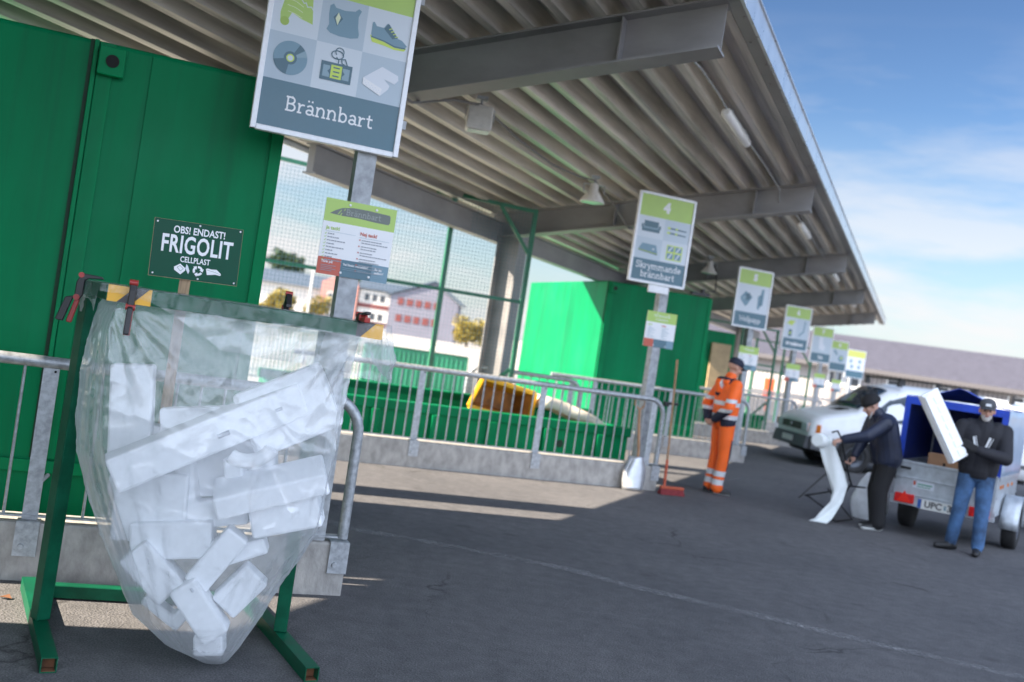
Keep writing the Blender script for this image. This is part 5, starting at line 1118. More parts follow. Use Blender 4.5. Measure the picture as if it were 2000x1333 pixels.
    for j in range(len(rows) - 1):
        for i in range(NT): fs.append((j * NT + i, j * NT + (i + 1) % NT, (j + 1) * NT + (i + 1) % NT, (j + 1) * NT + i))
    mb = MB(); mb.add(vs, fs, 0, True)
    for q, f in enumerate(fs):
        j = q // NT
        i = q % NT
        hz_ = hemlen(*U[i]) * (1 - j / (NC - 1)) if j < NC else 0
        if j < NC + 2 and hz_ < 0.068: mb.m[q] = 1
    return mb
bag = bag_mesh().build('plastic_bag', ['clear_film', 'clear_film_tight']); bag.location = SO; tag(bag, 'large clear plastic bag of white foam clamped over the green stand', 'bag')

# ================================================================ foam pieces in the bag
def foam(px, py, Y, dims, th, yaw, label, tilt=0.0, slots=(), poly=None, bev=0.012):
    p = Wp(px, py, Y); L_, Dp, H_ = dims
    mb = MB()
    if poly: mb.prism([(a * L_, b * H_) for a, b in poly], -Dp / 2, Dp / 2, Matrix.Rotation(R(90), 4, 'X'))
    else: mb.box((0, 0, 0), dims)
    me = mb.build('foam_block', 'foam', None, bev, 2)
    me.matrix_world = Matrix.Translation(p) @ Matrix.Rotation(R(yaw), 4, 'Z') @ Matrix.Rotation(R(-th), 4, 'Y') @ Matrix.Rotation(R(tilt), 4, 'X')
    tag(me, label, 'foam packaging', 'white foam pieces in the clear bag')
    for (x, z, w, h) in slots:
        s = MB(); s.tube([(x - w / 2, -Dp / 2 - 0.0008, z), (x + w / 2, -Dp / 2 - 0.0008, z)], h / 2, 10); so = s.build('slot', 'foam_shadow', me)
    return me
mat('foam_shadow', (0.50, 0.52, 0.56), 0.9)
LP_ = [(-.5, -.5), (.5, -.5), (.5, .1), (.1, .1), (.1, .5), (-.5, .5)]
UP_ = [(-.5, -.5), (.5, -.5), (.5, .5), (.22, .5), (.22, -.1), (-.22, -.1), (-.22, .5), (-.5, .5)]
foam(408, 848, 4.27, (0.84, 0.17, 0.15), 29, 24, 'long white foam beam lying slantwise across the middle of the bag', 0, ((0.05, -0.01, 0.05, 0.02), (0.30, 0.0, 0.03, 0.014)))
foam(258, 800, 4.38, (0.18, 0.10, 0.40), 6, 12, 'upright white foam slab at the left of the bag')
foam(565, 800, 4.42, (0.40, 0.16, 0.30), 30, 8, 'broad white foam box high at the right of the bag', 0, (), None, 0.02)
foam(530, 950, 4.33, (0.48, 0.24, 0.10), 20, 12, 'flat white foam board low at the right of the bag', 14)
foam(300, 985, 4.38, (0.31, 0.18, 0.30), 4, 8, 'large white foam box under the long beam at the left')
foam(420, 960, 4.42, (0.30, 0.14, 0.30), 14, 0, 'white foam box standing deep in the middle of the bag', 0, (), UP_)
foam(300, 1112, 4.28, (0.25, 0.16, 0.14), -42, 14, 'white foam block slanting down at the lower left of the bag')
foam(392, 1190, 4.25, (0.27, 0.13, 0.12), -50, 10, 'white foam block slanting down just above the small cube', 0, ((-0.10, 0.03, 0.02, 0.012),))
foam(410, 1256, 4.27, (0.125, 0.10, 0.09), 8, 6, 'small white foam cube in the bottom tip of the bag')
foam(330, 1180, 4.33, (0.20, 0.10, 0.12), -34, 10, 'broken notched foam piece at the lower left edge of the bag', 0, (), UP_)
foam(425, 1090, 4.30, (0.28, 0.12, 0.11), 58, 10, 'short foam stick standing up in the lower middle of the bag')
foam(470, 1065, 4.36, (0.22, 0.12, 0.12), 24, 10, 'L-shaped foam corner piece low in the bag, right of its middle', 0, (), LP_)
foam(430, 880, 4.47, (0.50, 0.10, 0.40), 10, 4, 'tall flat white foam panel at the back of the bag, behind the long beam')
foam(560, 1000, 4.36, (0.30, 0.16, 0.16), 18, 6, 'white foam block under the flat board at the lower right of the bag')
foam(285, 900, 4.48, (0.26, 0.10, 0.34), -4, 6, 'white foam panel at the back left of the bag')
foam(470, 1150, 4.33, (0.20, 0.12, 0.13), 52, 12, 'white foam lump beside the bottom tip, right of the slanting blocks')
foam(340, 1050, 4.34, (0.34, 0.16, 0.16), 8, 8, 'white foam slab lying level in the lower middle of the bag')
mb = MB(); mb.tube([(0.10 * math.cos(R(a)), 0, 0.07 * math.sin(R(a))) for a in range(-150, -20, 10)], 0.032, 10); o = mb.build('foam_block', 'foam'); o.location = Wp(488, 868, 4.17); o.rotation_euler = (0, R(-18), 0); tag(o, 'curved white foam piece before the long beam', 'foam packaging', 'white foam pieces in the clear bag')
# ================================================================ vehicles
YZ = Matrix(((0, 0, 1, 0), (1, 0, 0, 0), (0, 1, 0, 0), (0, 0, 0, 1)))
mat('van_white', (0.80, 0.82, 0.84), 0.35, var=0.05, scale=3, coat=0.4); mat('van_grey', (0.10, 0.105, 0.115), 0.6, var=0.1, scale=8); glass_mat('car_glass', (0.025, 0.04, 0.06), 0.05); mat('amber', (0.75, 0.20, 0.02), 0.25); mat('lens', (0.62, 0.65, 0.68), 0.12); mat('rim_steel', (0.10, 0.11, 0.13), 0.45, 0.5); mat('tail_red', (0.65, 0.02, 0.02), 0.25); mat('plate_white', (0.78, 0.78, 0.74), 0.4); mat('plate_blue', (0.02, 0.09, 0.35), 0.4); mat('chrome', (0.6, 0.62, 0.65), 0.15, 0.9)
def wheel(parent, c, r, w, M=None, rimm='rim_steel'):
    T = Matrix.Translation(c) @ Matrix.Rotation(R(90), 4, 'X')
    mb = MB(); mb.lathe([(r * 0.62, -w / 2), (r * 0.93, -w / 2), (r, -w * 0.36), (r, w * 0.36), (r * 0.93, w / 2), (r * 0.62, w / 2), (r * 0.60, 0)], 28, T); wh = mb.build('wheel', 'rubber', parent)
    mb = MB(); mb.lathe([(r * 0.59, -w * 0.3), (r * 0.63, w * 0.47), (r * 0.55, w * 0.44), (r * 0.5, w * 0.25), (r * 0.22, w * 0.3), (r * 0.18, w * 0.42), (0.01, w * 0.44)], 24, T)
    for k in range(8):
        a = k * math.pi / 4; mb.lathe([(r * 0.05, w * 0.26), (r * 0.05, w * 0.275)], 8, T @ Matrix.Translation((r * 0.37 * math.cos(a), r * 0.37 * math.sin(a), 0)), 1)
    mb.build('rim', [rimm, 'dark_gap'], wh); return wh
# local frame of the van: x back along the side from the near front corner, y across, z up
VO = Vector((6.06, 19.45, -0.02)); VRZ = R(6.0)
van = thing('white_van', VO, VRZ, 'white older van with roof bars, dark bumper and orange indicator, parked behind the trailer', 'van')
# stations along x: zbottom, zlow, zbelt, ztop, halfwidth low, halfwidth belt, halfwidth top
ST_ = [(-0.02, .42, .60, .80, .86, .80, .80, .72), (0.06, .36, .60, .88, .96, .86, .87, .76), (0.25, .34, .60, .96, 1.05, .90, .91, .78), (0.60, .34, .60, 1.0, 1.14, .92, .92, .78), (0.95, .34, .60, 1.03, 1.22, .92, .92, .78),
       (1.25, .34, .60, 1.05, 1.50, .92, .92, .74), (1.60, .34, .60, 1.06, 1.76, .92, .92, .72), (1.95, .34, .60, 1.06, 1.84, .92, .92, .72), (2.6, .34, .60, 1.06, 1.87, .92, .92, .73), (3.6, .34, .60, 1.06, 1.88, .92, .92, .73), (4.6, .34, .60, 1.06, 1.87, .92, .92, .73), (4.74, .38, .60, 1.06, 1.80, .88, .88, .70)]
def vring(s):
    x, zb, zl, zm, zt, wl_, wm, wt_ = s; c = 0.92
    half = [(wl_ * 0.95, zb), (wl_, zl), (wm, zm), (wm * 0.7 + wt_ * 0.3, zm + (zt - zm) * 0.38), (wm * 0.28 + wt_ * 0.72, zm + (zt - zm) * 0.82), (wt_ * 0.86, zt - 0.025 * (zt > 1.3)), (wt_ * 0.45, zt + 0.015), ]
    pts = [(x, c - y, z) for y, z in half] + [(x, c + y, z) for y, z in reversed(half)]
    return pts
mb = MB(); rings = [vring(s) for s in ST_]; n = len(rings[0]); vs = [p for r_ in rings for p in r_]
fs = [(i * n + j, i * n + (j + 1) % n, (i + 1) * n + (j + 1) % n, (i + 1) * n + j) for i in range(len(rings) - 1) for j in range(n)]
mb.add(vs, fs, 0, True); mb.add(rings[0], [tuple(range(n))], 0); mb.add(rings[-1], [tuple(reversed(range(n)))], 0)
body = mb.build('body', 'van_white', van, recalc=True)
def side_y(x, z):                                     # near-side surface of the body
    for a, b in zip(rings[:-1], rings[1:]):
        if a[0][0] <= x <= b[0][0]:
            t = (x - a[0][0]) / (b[0][0] - a[0][0]); P = [(a[j][1] * (1 - t) + b[j][1] * t, a[j][2] * (1 - t) + b[j][2] * t) for j in range(7)]
            for p, q in zip(P[:-1], P[1:]):
                if p[1] <= z <= q[1] + 1e-6: u = (z - p[1]) / max(1e-6, q[1] - p[1]); return p[0] * (1 - u) + q[0] * u
            return P[-2][0]
    return 0
def side_panel(name, poly, m, off=0.008, parent=van):
    mb = MB(); vs = [(x, side_y(x, z) - off, z) for x, z in poly]; k = len(vs); vs2 = [(x, side_y(x, z) + 0.01, z) for x, z in poly]
    mb.add(vs + vs2, [tuple(range(k))] + [(i, (i + 1) % k, k + (i + 1) % k, k + i) for i in range(k)]); return mb.build(name, m, parent)
door = side_panel('front_door', [(0.98, .52), (1.0, 1.06), (1.4, 1.48), (1.66, 1.72), (2.2, 1.73), (2.2, .52)], 'van_white', 0.004)
side_panel('door_window', [(1.08, 1.10), (1.44, 1.44), (1.68, 1.66), (2.12, 1.67), (2.12, 1.10)], 'car_glass', 0.010, door)
mb = MB(); mb.b2((1.98, side_y(2.0, .95) - 0.03, .93), (2.14, side_y(2.0, .95) - 0.004, .97)); mb.build('door_handle', 'black_plastic', door)
side_panel('side_window', [(2.32, 1.10), (2.32, 1.66), (3.3, 1.67), (3.3, 1.10)], 'car_glass', 0.008); side_panel('side_window', [(3.42, 1.10), (3.42, 1.66), (4.4, 1.67), (4.4, 1.10)], 'car_glass', 0.008)
side_panel('side_moulding', [(0.2, .56), (0.2, .64), (4.6, .64), (4.6, .56)], 'van_grey', 0.012)
mb = MB()                                              # windscreen lies on the sloping face
a, b = rings[4], rings[6]; 
def top_pt(x, f):
    for r0, r1 in zip(rings[:-1], rings[1:]):
        if r0[0][0] <= x <= r1[0][0]:
            t = (x - r0[0][0]) / (r1[0][0] - r0[0][0]); L_ = [tuple(p * (1 - t) + q * t for p, q in zip(r0[j], r1[j])) for j in (5, 6, 7, 8)]
            g = f * 3; j = min(2, int(g)); u = g - j; return Vector(L_[j]).lerp(Vector(L_[j + 1]), u)
P = [[top_pt(x, f) + Vector((-0.012, 0, 0.012)) for f in (0.0, 0.2, 0.4, 0.6, 0.8, 1.0)] for x in (1.0, 1.12, 1.25, 1.4, 1.56)]
mb.grid(P); q = mb.build('windscreen', 'car_glass', van); md = q.modifiers.new('s', 'SOLIDIFY'); md.thickness = 0.006
mb = MB(); mb.prism([(0, 0), (0.3, 0.0), (0.3, 0.02), (0, 0.02)], 0, 0.5, Matrix.Translation((0.72, 0.55, 1.165)) @ Matrix.Rotation(R(-14), 4, 'Y') @ Matrix.Rotation(R(-90), 4, 'X') @ Matrix.Translation((0, -0.02, 0))); mb.build('vent_grille', 'black_plastic', van)
mb = MB(); mb.prism([(-0.10, .36), (-0.06, .60), (0.16, .64), (0.16, .34)], -1.76, -0.08, Matrix.Rotation(R(90), 4, 'X')); mb.prism([(0.0, .36), (0.0, .62), (0.62, .62), (0.52, .36)], -0.10, 0.0, Matrix.Rotation(R(90), 4, 'X') @ Matrix.Translation((0, 0, 0.02))); mb.build('bumper', 'van_grey', van, 0.02)
mb = MB(); mb.b2((-0.055, 0.45, .70), (-0.02, 1.40, .84))
for k in range(4): mb.b2((-0.065, 0.46, .71 + k * 0.033), (-0.056, 1.39, .722 + k * 0.033))
mb.build('grille', 'black_plastic', van)
mb = MB(); mb.tube([(-0.068, 0.92 + 0.06 * math.cos(i * math.pi / 8), .77 + 0.06 * math.sin(i * math.pi / 8)) for i in range(16)], 0.008, 6, closed=True); mb.build('emblem', 'chrome', van)
for s, (y0, y1, c0_, c1_) in (('n', (0.15, 0.44, 0.0, 0.145)), ('f', (1.41, 1.70, 1.71, 1.84))):
    mb = MB(); mb.b2((-0.05, y0, .69), (0.05, y1, .85)); mb.build('headlight', 'lens', van, 0.015)
    mb = MB()
    if s == 'n': mb.prism([(-0.03, 0.145), (0.17, -0.008), (0.19, 0.03), (0.0, 0.2)], .685, .85)
    else: mb.b2((-0.03, c0_, .70), (0.12, c1_ - 0.03, .84))
    mb.build('indicator', 'amber', van, 0.01)
mb = MB(); mb.b2((-0.115, 0.66, .44), (-0.101, 1.18, .55)); mb.build('number_plate', 'plate_white', van)
for wx in (0.93, 3.85):
    wheel(van, (wx, 0.082, 0.32), 0.325, 0.2); wheel(van, (wx, 1.74, 0.32), 0.325, 0.2)
    mb = MB(); pr = [(0.40 * math.cos(R(a)), 0.40 * math.sin(R(a))) for a in range(-8, 189, 12)]; mb.prism(pr, -0.24, -0.0, Matrix.Translation((wx, -0.003, 0.33)) @ Matrix.Rotation(R(90), 4, 'X')); mb.build('wheel_arch', 'dark_gap', van)
for k, xx in enumerate((1.75, 2.55, 3.35, 4.15)):
    mb = MB(); zr = 2.0 if k else 1.97; mb.bar((xx, 0.12, zr), (xx, 1.72, zr), 0.05, 0.035)
    for yy in (0.22, 1.62): mb.prism([(-0.05, 0), (0.05, 0), (0.03, 0.17), (-0.03, 0.17)], -0.04, 0.04, Matrix.Translation((xx, yy, 1.825)) @ Matrix.Rotation(R(90), 4, 'X'))
    mb.build('roof_bar', 'black_plastic', van, 0.006)
mb = MB(); mb.prism([(0, 0), (0.16, 0.02), (0.16, 0.16), (0.0, 0.2)], 0, 0.1, Matrix.Translation((1.16, -0.14, 1.12)) @ Matrix.Rotation(R(90), 4, 'X') @ Matrix.Rotation(R(0), 4, 'Z')); mb.build('mirror', 'van_grey', van, 0.02)
mb = MB(); mb.b2((0.3, 0.1, 0.25), (4.6, 1.74, 0.4)); mb.build('underbody', 'dark_gap', van)
for xx, zz in ((1.25, 1.075), (1.4, 1.08), (1.6, 1.09)):   # things lying on the dashboard
    pass

# trailer; local frame: x to the right across the tail, y forward, z up
TRZ = -math.atan2(0.545, 0.839)
tr = thing('box_trailer', (4.80, 11.95, 0), TRZ, 'small galvanised trailer with a blue tarpaulin hood open at the back', 'trailer')
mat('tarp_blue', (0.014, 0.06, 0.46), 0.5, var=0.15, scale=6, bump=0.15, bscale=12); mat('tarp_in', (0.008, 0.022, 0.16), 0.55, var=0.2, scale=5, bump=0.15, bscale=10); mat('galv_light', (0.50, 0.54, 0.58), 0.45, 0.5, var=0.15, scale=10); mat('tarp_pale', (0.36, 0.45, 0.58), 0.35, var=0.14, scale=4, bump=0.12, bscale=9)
TW, TL = 1.10, 2.0
mb = MB(); mb.b2((0, 0.03, .40), (TW, TL, .45)); mb.b2((0, 0.03, .451), (0.03, TL, .85)); mb.b2((TW - 0.03, 0.03, .451), (TW, TL, .85)); mb.b2((0.031, TL - 0.03, .451), (TW - 0.031, TL, .85))
mb.b2((-0.02, 0.03, .83), (-0.001, TL, .87)); mb.b2((TW + 0.001, 0.03, .83), (TW + 0.02, TL, .87)); mb.b2((TW + 0.001, 0.05, .60), (TW + 0.008, TL, .63)); mb.build('body', 'galv_light', tr)
mb = MB(); mb.b2((0.0, 0, .45), (TW, 0.028, .86)); mb.b2((0, -0.012, .845), (TW, -0.001, .875)); mb.b2((0.0, -0.010, .665), (TW, -0.001, .685)); mb.b2((0.0, -0.008, .47), (TW, -0.001, .49)); tb = mb.build('tailboard', 'galv_light', tr, 0.003)
for xx in (0.10, TW - 0.1):
    mb = MB(); mb.b2((xx - 0.06, -0.02, .77), (xx + 0.06, -0.0125, .80)); mb.build('latch', 'black_plastic', tb)
fl = Flat(-0.0012); fl.rect(0.2, .57, 0.44, .66, 'ic_pale'); fl.rect(0.205, .60, 0.235, .65, 'sign_red'); fl.rect(0.25, .61, 0.42, .625, 'far_green'); fl.rect(0.25, .585, 0.4, .595, 'far_green'); fl.build('sticker', tb)
mb = MB(); mb.b2((-0.02, -0.045, .355), (TW + 0.02, 0.02, .395)); mb.b2((-0.02, -0.03, .396), (TW + 0.02, -0.013, .455)); mb.build('rear_beam', 'galv_light', tr)
for xx in (0.03, TW - 0.25):
    mb = MB(); mb.b2((xx, -0.075, .375), (xx + 0.22, -0.031, .485)); lt = mb.build('tail_light', 'tail_red', tr, 0.008)
    mb = MB(); mb.prism([(xx + 0.03, .385), (xx + 0.19, .385), (xx + 0.11, .52)], 0.0765, 0.081, Matrix.Rotation(R(90), 4, 'X')); mat('reflector', (0.85, 0.035, 0.02), 0.2); mb.build('reflector', 'reflector', lt)
mb = MB(); mb.b2((0.29, -0.052, .345), (0.81, -0.0455, .455)); npz = mb.build('number_plate', 'plate_white', tr)
fl = Flat(-0.0522); fl.rect(0.292, .347, 0.335, .453, 'plate_blue'); fl.rect(0.585, .375, 0.61, .425, 'ic_mid')
fl.text('UPC', 0.465, .40, 0.105, 'tape_black', 0.003, 0.19); fl.text('36', 0.675, .40, 0.105, 'tape_black', 0.003, 0.105); fl.build('plate_lettering', npz)
fr = MB()
for xx in (0.015, TW - 0.015):
    fr.bar((xx, 0.02, .86), (xx, 0.02, 1.63), 0.025, 0.025, (0, 1, 0)); fr.bar((xx, TL - 0.03, .86), (xx, TL - 0.03, 1.63), 0.025, 0.025, (0, 1, 0))
fr.bar((0.55, TL - 0.04, .86), (0.55, TL - 0.04, 1.3), 0.03, 0.02, (0, 1, 0)); fr.build('hood_frame', 'galv', tr)
mb = MB()                                             # hood: left side, far end, peaked roof with a raised back flap
mb.b2((-0.012, 0.0, .86), (-0.002, TL, 1.64)); mb.b2((0.0, TL + 0.002, .86), (TW, TL + 0.012, 1.64)); 
mb.b2((-0.014, -0.01, .86), (0.05, 0.0, 1.64)); mb.b2((TW - 0.05, -0.01, .86), (TW + 0.014, 0.0, 1.64)); mb.b2((0.051, -0.012, 1.55), (TW - 0.051, 0.0, 1.64)); mb.build('hood', 'tarp_blue', tr)
mb = MB(); P = []
for i in range(15):
    t = i / 14
    P.append([(t * (TW + 0.03) - 0.015, 0.0 + TL * j / 8, 1.645 + 0.02 * math.sin(t * math.pi) + (0.17 * max(0, 1 - abs(t - 0.52) * 3.0) * max(0, 1 - abs(j - 0.4) / 3)) + 0.012 * noise.noise((t * 6, j * 0.8, 1))) for j in range(9)])
mb.grid(P, 0, False); q = mb.build('hood_roof', 'tarp_blue', tr); md = q.modifiers.new('s', 'SOLIDIFY'); md.thickness = 0.006
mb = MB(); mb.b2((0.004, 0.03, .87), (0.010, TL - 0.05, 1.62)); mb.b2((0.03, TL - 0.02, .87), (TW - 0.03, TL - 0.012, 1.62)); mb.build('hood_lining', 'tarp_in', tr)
mb = MB(); P = [[(TW + 0.010 + 0.012 * noise.noise((j * 0.7, k * 0.5, 4)), 0.04 + (TL - 0.04) * j / 16, .84 + 0.80 * k / 8) for k in range(9)] for j in range(17)]; mb.grid(P); q = mb.build('hood_side', 'tarp_pale', tr); md = q.modifiers.new('s', 'SOLIDIFY'); md.thickness = 0.004
for xx in (0.02, TW + 0.12):
    w_ = wheel(tr, (xx if xx < 0.5 else xx, 0.86, 0.285), 0.285, 0.16)
ws = [o for o in tr.children if o.name.startswith('wheel')]
for w_ in ws: w_.rotation_euler = (0, 0, 0)
for o in ws:                                           # trailer wheels turn about its x axis
    c = Vector((0.04, 0.86, 0.285)) if o is ws[0] else Vector((TW + 0.12, 0.86, 0.285))
    cc = Vector((0.02, 0.86, 0.285)) if o is ws[0] else Vector((TW + 0.12, 0.86, 0.285))
    Mx = Matrix.Translation(c) @ Matrix.Rotation(R(90 if o is ws[0] else -90) * -1, 4, 'Z') @ Matrix.Translation(-cc); o.matrix_local = Mx
mb = MB(); P = []
for i in range(13):
    a = R(-6 + 192 * i / 12); rr_ = 0.345
    P.append([(TW + 0.02 + 0.2 * k / 3, 0.86 + rr_ * math.cos(a), 0.285 + rr_ * math.sin(a)) for k in range(4)])
mb.grid(P); q = mb.build('mudguard', 'galv_light', tr); md = q.modifiers.new('s', 'SOLIDIFY'); md.thickness = 0.008
for yy in (0.25, 0.45, 0.95, 1.35):
    mb = MB(); mb.b2((TW + 0.001, yy, .72), (TW + 0.012, yy + 0.05, .76)); mb.build('side_marker', 'amber', tr)
mb = MB(); mb.bar((TW / 2, TL, .40), (TW / 2, TL + 1.1, .40), 0.06, 0.06); mb.build('drawbar', 'galv_light', tr)
# cardboard box on the tailboard
mat('cardboard', (0.36, 0.20, 0.11), 0.85, var=0.06, scale=5)
TM = Matrix.Translation((4.80, 11.95, 0)) @ Matrix.Rotation(TRZ, 4, 'Z')
bx = thing('cardboard_box', TM @ Vector((0.50, 0.20, .86)), TRZ, 'brown cardboard box standing in the back of the trailer', 'box')
mb = MB(); mb.b2((-0.19, -0.12, -0.40), (0.19, 0.12, 0.145)); mb.build('body', 'cardboard', bx, 0.004); mb = MB(); mb.b2((-0.015, -0.1225, 0.0), (0.012, -0.1205, 0.05)); mb.build('hand_hole', 'dark_gap', bx)
# dark car that tows the trailer, mostly outside the picture
mat('car_dark', (0.02, 0.022, 0.028), 0.3, coat=0.5)
cl_ = Gp(1990, 1005); 
car = thing('dark_car', (7.42, 13.75, 0), TRZ, 'dark car at the right edge behind the trailer', 'car')
prof = [(0, .35), (0.0, .75), (0.12, .98), (0.5, 1.05), (0.75, 1.42), (2.1, 1.46), (2.9, 1.05), (3.9, .92), (4.1, .6), (4.1, .3)]
mb = MB(); mb.prism(prof, 0, 1.7, YZ); mb.build('body', 'car_dark', car, 0.06, 3)
mb = MB(); mb.prism([(0.62, 1.08), (0.82, 1.38), (2.05, 1.41), (2.7, 1.08)], -0.004, -0.001, YZ); mb.build('side_window', 'car_glass', car)
for yy in (0.7, 3.2):
    for xx in (0.1, 1.6):
        w_ = MB(); T = Matrix.Translation((xx, yy, 0.31)) @ Matrix.Rotation(R(90), 4, 'Y'); w_.lathe([(0.2, -0.1), (0.3, -0.1), (0.31, -0.06), (0.31, 0.06), (0.3, 0.1), (0.2, 0.1)], 24, T); w_.build('wheel', 'rubber', car)
mb = MB(); mb.b2((0.02, -0.03, .72), (0.3, -0.002, .92)); mb.build('tail_light', 'tail_red', car, 0.01)

# ================================================================ tools against the wall end
wm = Matrix.Translation((*BE[1], 0)) @ Matrix.Rotation(RZ_D, 4, 'Z')
sp = thing('shovel', wm @ Vector((-0.40, -0.16, 0)), RZ_D, 'aluminium shovel with a wooden D handle leaning on the low wall', 'shovel')
mat('shovel_alu', (0.55, 0.57, 0.60), 0.4, 0.7, var=0.12, scale=9)
P = []
for i in range(13):
    t = i / 12; row = []
    for j in range(9):
        u = j / 8 * 2 - 1; wv = 0.155 * (0.62 + 0.38 * min(1, t * 2.2)) * (1 - 0.12 * max(0, t - .75) * 4 * abs(u) ** 3)
        row.append((u * wv + 0.04 * (1 - t), 0.075 * (1 - t) - 0.045 * (1 - u * u) * (1 - t * 0.5) + 0.045 * abs(u) ** 4, 0.40 * (1 - t) + 0.012))
    P.append(row)
mb = MB(); mb.grid(P); q = mb.build('blade', 'shovel_alu', sp); md = q.modifiers.new('s', 'SOLIDIFY'); md.thickness = 0.003
mb = MB(); mb.tube([(0.02, 0.04, 0.22), (0.045, 0.10, 0.48), (0.03, 0.18, 0.86), (0.035, 0.21, 0.97)], 0.02, 10, rs=[.018, .019, .018, .018]); mb.build('shaft', 'wood_handle', sp)
mb = MB(); mb.tube([(0.035, 0.21, 0.97), (-0.03, 0.222, 1.03), (-0.035, 0.23, 1.10), (0.105, 0.23, 1.10), (0.10, 0.222, 1.03)], 0.014, 8, closed=True); mb.build('grip', 'wood_handle', sp)
br = thing('broom', wm @ Vector((0.10, -0.20, 0)), RZ_D, 'broom with a red head and long wooden handle leaning on the railing end', 'broom')
mat('broom_red', (0.42, 0.075, 0.03), 0.6); mat('bristle', (0.22, 0.03, 0.035), 0.9, var=0.3, scale=60)
mb = MB(); mb.b2((-0.16, -0.03, 0.07), (0.16, 0.03, 0.105)); mb.build('head', 'broom_red', br, 0.008)
mb = MB()
for i in range(26):
    for j in range(5):
        x = -0.15 + 0.3 * i / 25; y = -0.024 + 0.048 * j / 4; mb.bar((x, y, 0.0685), (x + 0.012 * (x / 0.15), y * 1.9, 0.002), 0.010, 0.008, (0, 1, 0))
mb.build('bristles', 'bristle', br)
mb = MB(); mb.tube([(-0.11, 0, 0.10), (-0.09, 0.06, 0.5), (-0.07, 0.21, 1.65)], 0.0135, 8); mb.build('handle', 'wood_handle', br)
mb = MB(); mb.tube([(-0.1105, -0.002, 0.1), (-0.096, 0.045, 0.42)], 0.0175, 8); mb.build('socket', 'broom_red', br)
mb = MB(); mb.box((-0.05, 0.235, 1.10), (0.20, 0.04, 0.035)); mb.box((-0.12, 0.225, 1.085), (0.06, 0.06, 0.05)); o = mb.build('rail_clip', 'black_plastic', None, 0.006); o.matrix_world = wm @ Matrix.Translation((0.10, -0.20, 0)); tag(o, 'black clip holding the broom handle on the railing', 'clip')

# ================================================================ folding frame with foam sheet, white sack
mat('foam_sheet', (0.74, 0.78, 0.78), 0.7, var=0.04, scale=6, bump=0.06, bscale=15); mat('frame_black', (0.012, 0.013, 0.016), 0.4)
YF = 11.95
def FW(px, py, dy=0.0): return Wp(px, py, YF + dy)
g0 = Gp(1625, 1018)
ff = thing('folding_frame', (g0.x, YF, 0), 0, 'black folding tube frame on the ground in front of the person in the black hat', 'frame'); iv = Vector((-g0.x, -YF, 0))
def fbar(pts, r=0.011, name='tube'): mb = MB(); mb.tube([p + iv for p in pts], r, 8); mb.build(name, 'frame_black', ff)
fbar([FW(1560, 973, -0.1), FW(1608, 930, -0.1), FW(1652, 898, 0.1)]); fbar([FW(1574, 966, .1), FW(1620, 1000, .0), FW(1632, 1020, 0)]); fbar([FW(1572, 968, .1), FW(1612, 962, 0), FW(1662, 950, 0), FW(1690, 953, 0.2)])
fbar([FW(1617, 955, -.2), FW(1644, 990, -.1), FW(1664, 1014, -.1)]); fbar([FW(1622, 1020, .1), FW(1665, 1015, -.1)]); fbar([FW(1662, 945, .1), FW(1640, 980, .2), FW(1626, 1016, .2)]); fbar([FW(1655, 920, .1), FW(1664, 950, .1)])
fbar([FW(1625, 845, 0.0), FW(1636, 842, 0), FW(1643, 856, 0), FW(1650, 890, 0.05), FW(1660, 940, 0.1)], 0.012)
sh_ = thing('foam_sheet', (g0.x, YF, 0), 0, 'long white foam sheet hanging from its roll over the black folding frame', 'sheet')
ctrl = [((1598, 868), (1622, 850)), ((1608, 905), (1638, 893)), ((1618, 935), (1650, 928)), ((1626, 960), (1655, 950)), ((1622, 980), (1646, 980)), ((1602, 1000), (1632, 1003)), ((1592, 1012), (1625, 1014)), ((1576, 1018), (1612, 1026))]
P = []
for i in range(len(ctrl) - 1):
    for k in range(5):
        t = k / 5; row = []
        for j in range(7):
            u = j / 6; l = Vector(ctrl[i][0]).lerp(Vector(ctrl[i + 1][0]), t); r_ = Vector(ctrl[i][1]).lerp(Vector(ctrl[i + 1][1]), t); q = l.lerp(r_, u)
            s = (i + t) / 7; p = FW(q.x, q.y, -0.12 - 0.12 * s + 0.03 * math.sin(u * 5 + s * 7)); row.append(p + iv)
        P.append(row)
mb = MB(); mb.grid(P); q = mb.build('sheet', 'foam_sheet', sh_); md = q.modifiers.new('s', 'SOLIDIFY'); md.thickness = 0.006
c = FW(1604, 862, -0.1) + iv; c2_ = FW(1640, 850, 0.1) + iv
mb = MB(); d = (FW(1618, 870, 0.15) - FW(1590, 862, -0.15)).normalized(); mb.tube([c - d * 0.11, c - d * 0.10, c + d * 0.10, c + d * 0.11], 0.1, 16, rs=[0.07, 0.085, 0.085, 0.07]); mb.build('roll', 'foam_sheet', sh_)
mat('sack_white', (0.70, 0.74, 0.78), 0.4, var=0.10, scale=10, bump=0.3, bscale=9)
g1 = Gp(1712, 1022); sk_ = thing('white_sack', (g1.x, g1.y + 0.30, 0), 0, 'white plastic sack standing behind the person in the black hat', 'sack')
P = []
for i in range(15):
    t = i / 14; row = []
    for j in range(25):
        a = 2 * math.pi * j / 24; rr_ = 0.17 * (0.75 + 0.55 * math.sin(math.pi * min(1, t * 0.75 + 0.15))) * (1 - 0.35 * t * t) + 0.02 * noise.noise((math.cos(a) * 2, math.sin(a) * 2, t * 3))
        row.append((rr_ * math.cos(a) * 1.15, rr_ * math.sin(a) * 0.8, 0.55 * t + 0.05 * t * math.sin(a * 2)))
    P.append(row)
mb = MB(); mb.grid(P); mb.build('bag', 'sack_white', sk_)
fl = Flat(-0.0); 
